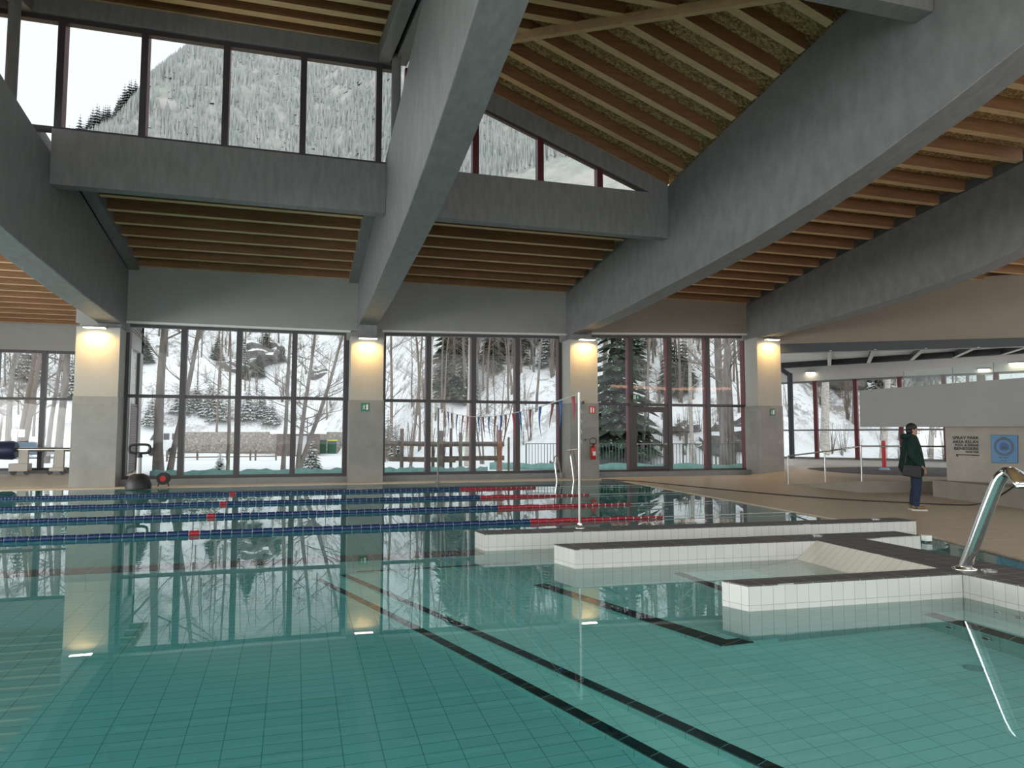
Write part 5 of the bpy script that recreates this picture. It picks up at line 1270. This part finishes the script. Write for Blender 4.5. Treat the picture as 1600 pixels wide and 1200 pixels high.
a = MB(); e0 = A1-Vector((.5, .6, 0)); e1 = B1+Vector((.5, -.6, 0)); a.ext([e0+Vector((0, 0, zt)), e1+Vector((0, 0, zt)), e1+Vector((0, 0, zt+.28)), e0+Vector((0, 0, zt+.28))], nv2*4.2); a.build('snowy_roof', M['sign_white'], sh)
for i, (px, c, lc, lab) in enumerate(((503, 'bin_green', 'bin_green', 'green rubbish bin right of the shed'), (519, 'bin_green', 'bin_yellow', 'rubbish bin with yellow lid right of the shed'))):
    p = face_xy(px, 64); r = thing('rubbish_bin', p, lab, 'bin'); a = MB(); a.box((p.x-.36, p.y-.3, -.05), (p.x+.36, p.y+.3, 1.1)); bevel(a.build('body', M[c], r), .05)
    a = MB(); a.box((p.x-.42, p.y-.4, 1.1), (p.x+.42, p.y+.35, 1.22)); bevel(a.build('lid', M[lc], r), .04)
p = face_xy(258, 66); vn = thing('camper_van', p, 'white camper van parked behind the trees in the first tall window', 'vehicle')
wx = face_xy(282, 66).x-face_xy(236, 66).x; x0 = p.x-wx/2; x1 = p.x+wx/2; hv = pz_(670, 258, 66)
a = MB(); pr_ = [(x1, .35), (x1, hv), (x0+wx*.20, hv), (x0+wx*.16, hv*.86), (x0+wx*.02, hv*.52), (x0, hv*.46), (x0-.05, .35)]
a.ext([(x, p.y-1.0, z) for x, z in pr_], (0, 2.0, 0)); bevel(a.build('body', M['vehicle_white'], vn), .08)
a = MB(); a.ext([(x0+wx*.05, p.y-1.015, hv*.56), (x0+wx*.25, p.y-1.015, hv*.56), (x0+wx*.25, p.y-1.015, hv*.80), (x0+wx*.17, p.y-1.015, hv*.80)], (0, .02, 0)); a.build('cab_window', M['window_tint'], vn)
for u, w_ in ((.62, .2), (.86, .1)):
    a = MB(); a.box((x0+wx*(u-w_/2), p.y-1.02, hv*.58), (x0+wx*(u+w_/2), p.y-1.0, hv*.82)); a.build('side_window', M['window_tint'], vn)
for u in (.14, .82):
    a = MB(); a.lathe((x0+wx*u, p.y-.95, .28), [(.3, -.12), (.33, -.1), (.33, .1), (.3, .12)], 18, 'y'); a.build('wheel', M['black_rubber'], vn)
p = face_xy(28, 60); sg = thing('road_sign', p, 'small white notice board on a pole in the far left window', 'sign'); a = MB(); a.tube([p, p+Vector((0, 0, pz_(672, 28, 60)))], .05, 8); a.build('pole', M['steel_grey'], sg)
a = MB(); a.box((p.x-.4, p.y-.04, pz_(683, 28, 60)), (p.x+.4, p.y-.0, pz_(671, 28, 60))); a.build('board', M['sign_white'], sg)
p = face_xy(45, 62); cr_ = thing('parked_car', p, 'snow covered blue grey car in the far left window', 'vehicle')
a = MB(); h1 = pz_(691, 45, 62); a.ext([(p.x-1.6, p.y, .2), (p.x+1.4, p.y, .2), (p.x+1.5, p.y, h1*.62), (p.x+.7, p.y, h1*.7), (p.x+.3, p.y, h1), (p.x-1.1, p.y, h1), (p.x-1.6, p.y, h1*.7)], (0, 1.7, 0)); plain('car_blue', (.12, .18, .24), .4); bevel(a.build('body', M['car_blue'], cr_), .1)
for u in (-1.0, .9):
    a = MB(); a.lathe((p.x+u, p.y-.02, .28), [(.28, -.1), (.28, .1)], 16, 'y'); a.build('wheel', M['black_rubber'], cr_)
lp = face_xy(480, 52)
sl_ = thing('street_lamp', lp, 'small black street lamp above the shed in the first tall window', 'lamp'); zt = pz_(654, 480, 52); a = MB(); a.tube([lp, lp+Vector((0, 0, zt)), lp+Vector((-.25, 0, zt+.06))], .03, 8); a.build('pole', M['black_steel'], sl_)
a = MB(); a.box((lp.x-.55, lp.y-.1, zt), (lp.x-.2, lp.y+.1, zt+.08)); a.build('lamp_head', M['black_steel'], sl_)

# ================================================================== THE PERSON
FW = Vector((.74, -.67, 0)).normalized(); LF = Vector((-FW.y, FW.x, 0))
PP0 = onz(1431, 797, .02); 
pe = thing('person', PP0, 'person standing in profile in dark green hooded coat and jeans, with black shoulder bag', 'person')
def pp(x, y, z): return PP0+FW*x+LF*y+Vector((0, 0, z))
def skin_obj(name, verts, edges, radii, mat, root=0, sub=2):
    me = bpy.data.meshes.new(name); me.from_pydata([tuple(Vector(v)-PP0) for v in verts], edges, []); o = bpy.data.objects.new(name, me); COL.objects.link(o); o.parent = pe
    s = o.modifiers.new('skin', 'SKIN'); s.use_smooth_shade = True
    for i, r_ in enumerate(radii): me.skin_vertices[0].data[i].radius = (r_, r_) if not isinstance(r_, tuple) else r_
    me.skin_vertices[0].data[root].use_root = True
    u = o.modifiers.new('sub', 'SUBSURF'); u.levels = sub; u.render_levels = sub; me.materials.append(mat); return o
vs, es, rs = [], [], []
def V(x, y, z, r): vs.append(pp(x, y, z)); rs.append(r); return len(vs)-1
def E(a, b): es.append((a, b))
pel = V(0, 0, .90, .13); sp1 = V(-.01, 0, 1.10, .12); ch = V(-.02, 0, 1.30, .14); nk = V(-.01, 0, 1.46, .052); hd0 = V(.015, 0, 1.53, .07); hd1 = V(.01, 0, 1.61, .088); hd2 = V(.0, 0, 1.67, .075)
for a_, b_ in ((pel, sp1), (sp1, ch), (ch, nk), (nk, hd0), (hd0, hd1), (hd1, hd2)): E(a_, b_)
for s in (-1, 1):
    st = .05 if s < 0 else -.03
    hp_ = V(0, s*.09, .86, .09); kn = V(.03+st*.3, s*.10, .49, .06); an = V(-.03+st*.6, s*.10, .09, .042); to = V(.10+st*.6, s*.11, .045, .035)
    E(pel, hp_); E(hp_, kn); E(kn, an); E(an, to)
    sh_ = V(-.02, s*.17, 1.38, .06); el = V(-.05, s*.24, 1.10, .046); wr = V(.10, s*.23, .90, .03); pm = V(.145, s*.225, .86, .026)
    E(ch, sh_); E(sh_, el); E(el, wr); E(wr, pm)
skin_obj('body', vs, es, rs, M['skin'])
# face details: nose, ears, eyes, mouth
a = MB(); a.ball(pp(.115, 0, 1.60), (.02, .014, .022), 8, 6); a.ball(pp(.10, 0, 1.545), (.012, .03, .008), 8, 6)
for s in (-1, 1): a.ball(pp(.0, s*.085, 1.605), (.022, .012, .032), 8, 6)
a.build('facial_features', M['skin'], pe)
a = MB()
for s in (-1, 1): a.ball(pp(.092, s*.034, 1.625), (.008, .012, .007), 8, 6)
a.build('eyes', M['hair_dark'], pe)
a = MB(); a.ball(pp(-.022, 0, 1.655), (.115, .098, .10), 16, 10); a.ball(pp(-.045, 0, 1.60), (.085, .088, .09), 14, 8); a.build('hair', M['hair_dark'], pe)
# hands with five fingers each
for s in (-1, 1):
    vs, es, rs = [], [], []
    w0 = V(.125, s*.228, .885, .024); p0 = V(.155, s*.225, .85, (.034, .016)); p1 = V(.175, s*.225, .815, (.036, .014)); E(w0, p0); E(p0, p1)
    for k, (oy, L) in enumerate(((-.027, .065), (-.009, .075), (.009, .07), (.027, .055))):
        f0 = V(.18+oy*.5, s*.225+oy, .80, .0085); f1 = V(.188+oy*.5, s*.222+oy, .80-L*.55, .008); f2 = V(.178+oy*.5, s*.215+oy, .80-L, .007); E(p1, f0); E(f0, f1); E(f1, f2)
    t0_ = V(.17, s*.225-.035, .845, .010); t1_ = V(.192, s*.225-.045, .81, .009); E(p0, t0_); E(t0_, t1_)
    skin_obj('hand', vs, es, rs, M['skin'], 0, 1)
# clothes
def loft(rings, n=20):
    b = MB(); vs_ = []
    for xb, xf_, z, hy in rings:
        cx = (xb+xf_)/2; rx = (xf_-xb)/2
        for k in range(n):
            t = 2*math.pi*k/n; vs_.append(pp(cx+rx*math.cos(t), hy*math.sin(t), z+.004*math.sin(5*t)))
    m_ = len(rings); b.add(vs_, [(i*n+k, i*n+(k+1) % n, (i+1)*n+(k+1) % n, (i+1)*n+k) for i in range(m_-1) for k in range(n)], True)
    b.add(vs_[:n], [tuple(range(n))]); b.add(vs_[-n:], [tuple(range(n))]); return b
loft([(-.09, .065, 1.50, .09), (-.17, .09, 1.45, .16), (-.20, .11, 1.38, .205), (-.215, .14, 1.28, .215), (-.235, .165, 1.14, .215), (-.265, .185, .98, .225), (-.29, .20, .86, .235), (-.24, .175, .76, .225), (-.17, .16, .68, .20)]).build('coat', M['coat_green'], pe)
a = MB(); a.ball(pp(-.12, 0, 1.475), (.10, .12, .07), 14, 8); a.ball(pp(-.06, 0, 1.50), (.11, .11, .045), 14, 8); a.build('hood', M['coat_green'], pe)
for s in (-1, 1):
    a = MB(); a.tube([pp(-.03, s*.15, 1.41), pp(-.05, s*.225, 1.30), pp(-.055, s*.25, 1.12), pp(.03, s*.25, 1.0), pp(.115, s*.235, .895)], [.075, .082, .074, .064, .05], 14); a.build('sleeve', M['coat_green'], pe)
    st = .05 if s < 0 else -.03
    a = MB(); a.tube([pp(.01, s*.085, .80), pp(.03+st*.2, s*.09, .62), pp(.02+st*.3, s*.10, .45), pp(-.015+st*.5, s*.10, .25), pp(-.03+st*.6, s*.10, .085)], [.10, .092, .078, .07, .062], 14); a.build('trouser_leg', M['jeans_blue'], pe)
    xo = -.03+st*.6
    a = MB(); a.prism([pp(xo-.085, s*.10-.035, 0)[:2], pp(xo+.10, s*.11-.045, 0)[:2], pp(xo+.19, s*.115-.03, 0)[:2], pp(xo+.205, s*.115, 0)[:2], pp(xo+.19, s*.115+.03, 0)[:2], pp(xo+.10, s*.11+.045, 0)[:2], pp(xo-.085, s*.10+.035, 0)[:2]], .02, .048); sh1 = a.build('shoe_sole', M['shoe_white'], pe)
    a = MB(); a.ball(pp(xo+.09, s*.11, .055), (.10, .045, .038), 12, 7); a.ball(pp(xo-.02, s*.10, .075), (.06, .045, .055), 12, 7); a.build('shoe_upper', M['shoe_tan'], pe)
a = MB(); cb_ = pp(-.07, -.27, .78); R_ = Matrix((FW, -LF, Vector((0, 0, 1)))).transposed()
a.ext([pp(-.24, -.22, .70), pp(.10, -.22, .64), pp(.115, -.22, .90), pp(-.20, -.22, .93)], -LF*.12); bg_ = a.build('shoulder_bag', M['bag_black'], pe); bevel(bg_, .03, 3)
a = MB(); a.tube([pp(-.17, -.26, .93), pp(-.15, -.27, 1.1), pp(-.09, -.24, 1.3), pp(-.03, -.15, 1.47), pp(.03, 0, 1.47), pp(.10, .14, 1.34)], .015, 8); a.build('bag_strap', M['bag_black'], pe)

# warm light line of the gallery behind the viewer (mirrored in the third tall window)
q0 = ony(955, 603, 54.5); q1 = ony(1050, 606, 54.5); q2 = ony(1150, 607, 54.5)
emit('led_warm', (1, .55, .38), 9)
st_ = thing('led_strip_lamp', (q1.x, -5, q1.z), 'long slim warm light strip hanging in the hall, mirrored in the third tall window', 'lamp')
a = MB(); a.tube([(q0.x, -5, q0.z), (q1.x, -5, q1.z-.1), (q2.x, -5, q2.z)], .11, 8); a.build('light_tube', M['led_warm'], st_)
